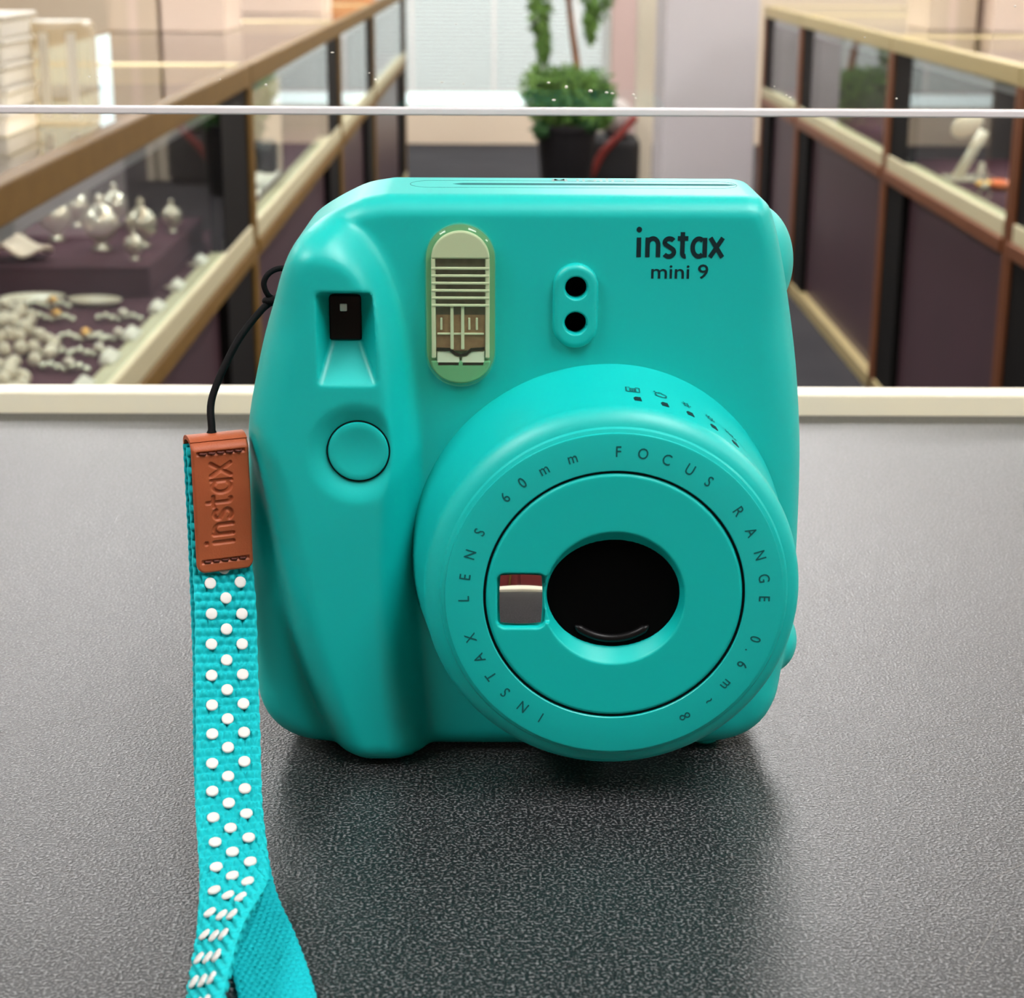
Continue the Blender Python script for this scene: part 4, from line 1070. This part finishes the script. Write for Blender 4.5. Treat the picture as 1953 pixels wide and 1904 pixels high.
for k, (c, r, l) in enumerate([((1.10, 4.06), .013, 'single pearl ring right by the pale ledge'), ((1.185, 4.42), .014, 'pearl ring behind the orange brooch'), ((1.16, 4.33), .012, 'pearl ring between the brooch and the pendant stand')]):
    t = thing('pearl_ring', l, 'ring', (c[0], c[1], RD), 'pearl rings in the right showcase')
    MB().tube([(c[0]+r*math.cos(a), c[1], RD+r*1.05+r*math.sin(a)) for a in np.linspace(0, 2*math.pi, 17)], r*.18, 6).build('band', SILVER, t, smooth=True)
    MB().blob((c[0], c[1], RD+r*2.5), (r*.6, r*.6, r*.6), 10, 8).build('pearl', PEARL, t, smooth=True)

# ================================================================== POTTED PLANT
px_, py_ = .333, 9.0
pp = thing('potted_tree', 'small tree with drooping leaves and bushy ground cover in a black pot', 'plant', (px_, py_, FL))
MB().lathe((px_, py_, FL), [(.0001, 0), (.115, 0), (.12, .01), (.148, .30), (.155, .325), (.160, .33), (.160, .352), (.148, .355), (.143, .34), (.0001, .335)], n=40).build('pot', POT, pp, auto=40)
MB().lathe((px_, py_, FL+.334), [(.0001, .012), (.07, .010), (.142, .0)], n=30, cap=False).build('soil', SOIL, pp)
trk = [(px_+.05, py_, FL+.34), (px_+.055, py_, FL+.50), (px_+.045, py_, FL+.64), (px_+.02, py_, FL+.80), (px_+.0, py_, FL+.95), (px_-.015, py_, FL+1.15)]
MB().tube([Vector(p) for p in catmull(trk, 5)], list(np.linspace(.024, .012, 26)), 10).build('trunk', BARK, pp, smooth=True)
rng = np.random.RandomState(5)
def leaves(centers, n, size, name, mt, squash=(1, 1, 1)):
    mb = MB()
    for i in range(n):
        c, rad = centers[rng.randint(len(centers))]
        d = rng.normal(size=3); d /= np.linalg.norm(d); q = rng.uniform(.55, 1.05)
        p = np.array(c)+d*np.array(rad)*q
        a = rng.normal(size=3); a /= np.linalg.norm(a); b_ = np.cross(a, d+.3*rng.normal(size=3)); b_ /= max(np.linalg.norm(b_), 1e-6)
        s_ = size*rng.uniform(.6, 1.3)
        nn = np.cross(a, b_)*s_*.15
        mb.add([p-a*s_, p-a*s_*.2+b_*s_*.36+nn, p+a*s_, p-a*s_*.2-b_*s_*.36+nn], [(0, 1, 2), (0, 2, 3)])
    o = mb.build(name, mt, pp); o['kind'] = 'stuff'; return o
bush = [((px_-.13, py_-.02, FL+.52), (.11, .13, .13)), ((px_+.0, py_-.05, FL+.53), (.13, .13, .12)), ((px_+.13, py_, FL+.50), (.11, .13, .13)), ((px_-.06, py_, FL+.43), (.14, .14, .10)), ((px_+.09, py_-.03, FL+.41), (.13, .14, .10)), ((px_+.18, py_, FL+.43), (.06, .08, .10))]
leaves(bush, 2600, .026, 'bush_foliage', LEAF)
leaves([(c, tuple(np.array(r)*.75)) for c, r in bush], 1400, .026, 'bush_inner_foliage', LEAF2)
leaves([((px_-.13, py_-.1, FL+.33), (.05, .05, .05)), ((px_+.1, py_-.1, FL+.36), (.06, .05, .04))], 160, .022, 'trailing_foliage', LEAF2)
crown = [((px_-.14, py_, FL+.92), (.06, .08, .16)), ((px_-.12, py_, FL+.75), (.035, .05, .12)), ((px_+.14, py_, FL+.98), (.08, .08, .13)), ((px_+.11, py_, FL+.84), (.03, .04, .10)), ((px_, py_, FL+1.15), (.22, .2, .14))]
leaves(crown, 1500, .028, 'crown_foliage', LEAF)
for tgt in ((px_-.14, py_, FL+1.0), (px_+.13, py_, FL+1.02), (px_+.02, py_, FL+1.22)):
    MB().tube([Vector(p) for p in catmull([(px_+.0, py_, FL+.93), ((px_+tgt[0])/2, py_, FL+1.04), tgt], 5)], .007, 6).build('branch', BARK, pp, smooth=True)
# dark duffel bag with a grey bundle and a red strap behind the pot
dg_ = thing('duffel_bag', 'dark bag with a grey bundle on top and a red strap, beside the pot', 'bag', (.60, 9.5, FL))
MB().box((.44, 9.35, FL+.0005), (.73, 9.6, FL+.26)).build('body', GRAPH, dg_, bevel=.05, seg=4)
MB().blob((.60, 9.43, FL+.35), (.10, .10, .095), 18, 12).build('bundle', GREYC, dg_, smooth=True)
MB().tube([Vector(p) for p in catmull([(.47, 9.335, FL+.05), (.53, 9.33, FL+.17), (.62, 9.32, FL+.27), (.70, 9.34, FL+.36)], 6)], .02, 8).build('strap', REDS, dg_, smooth=True)
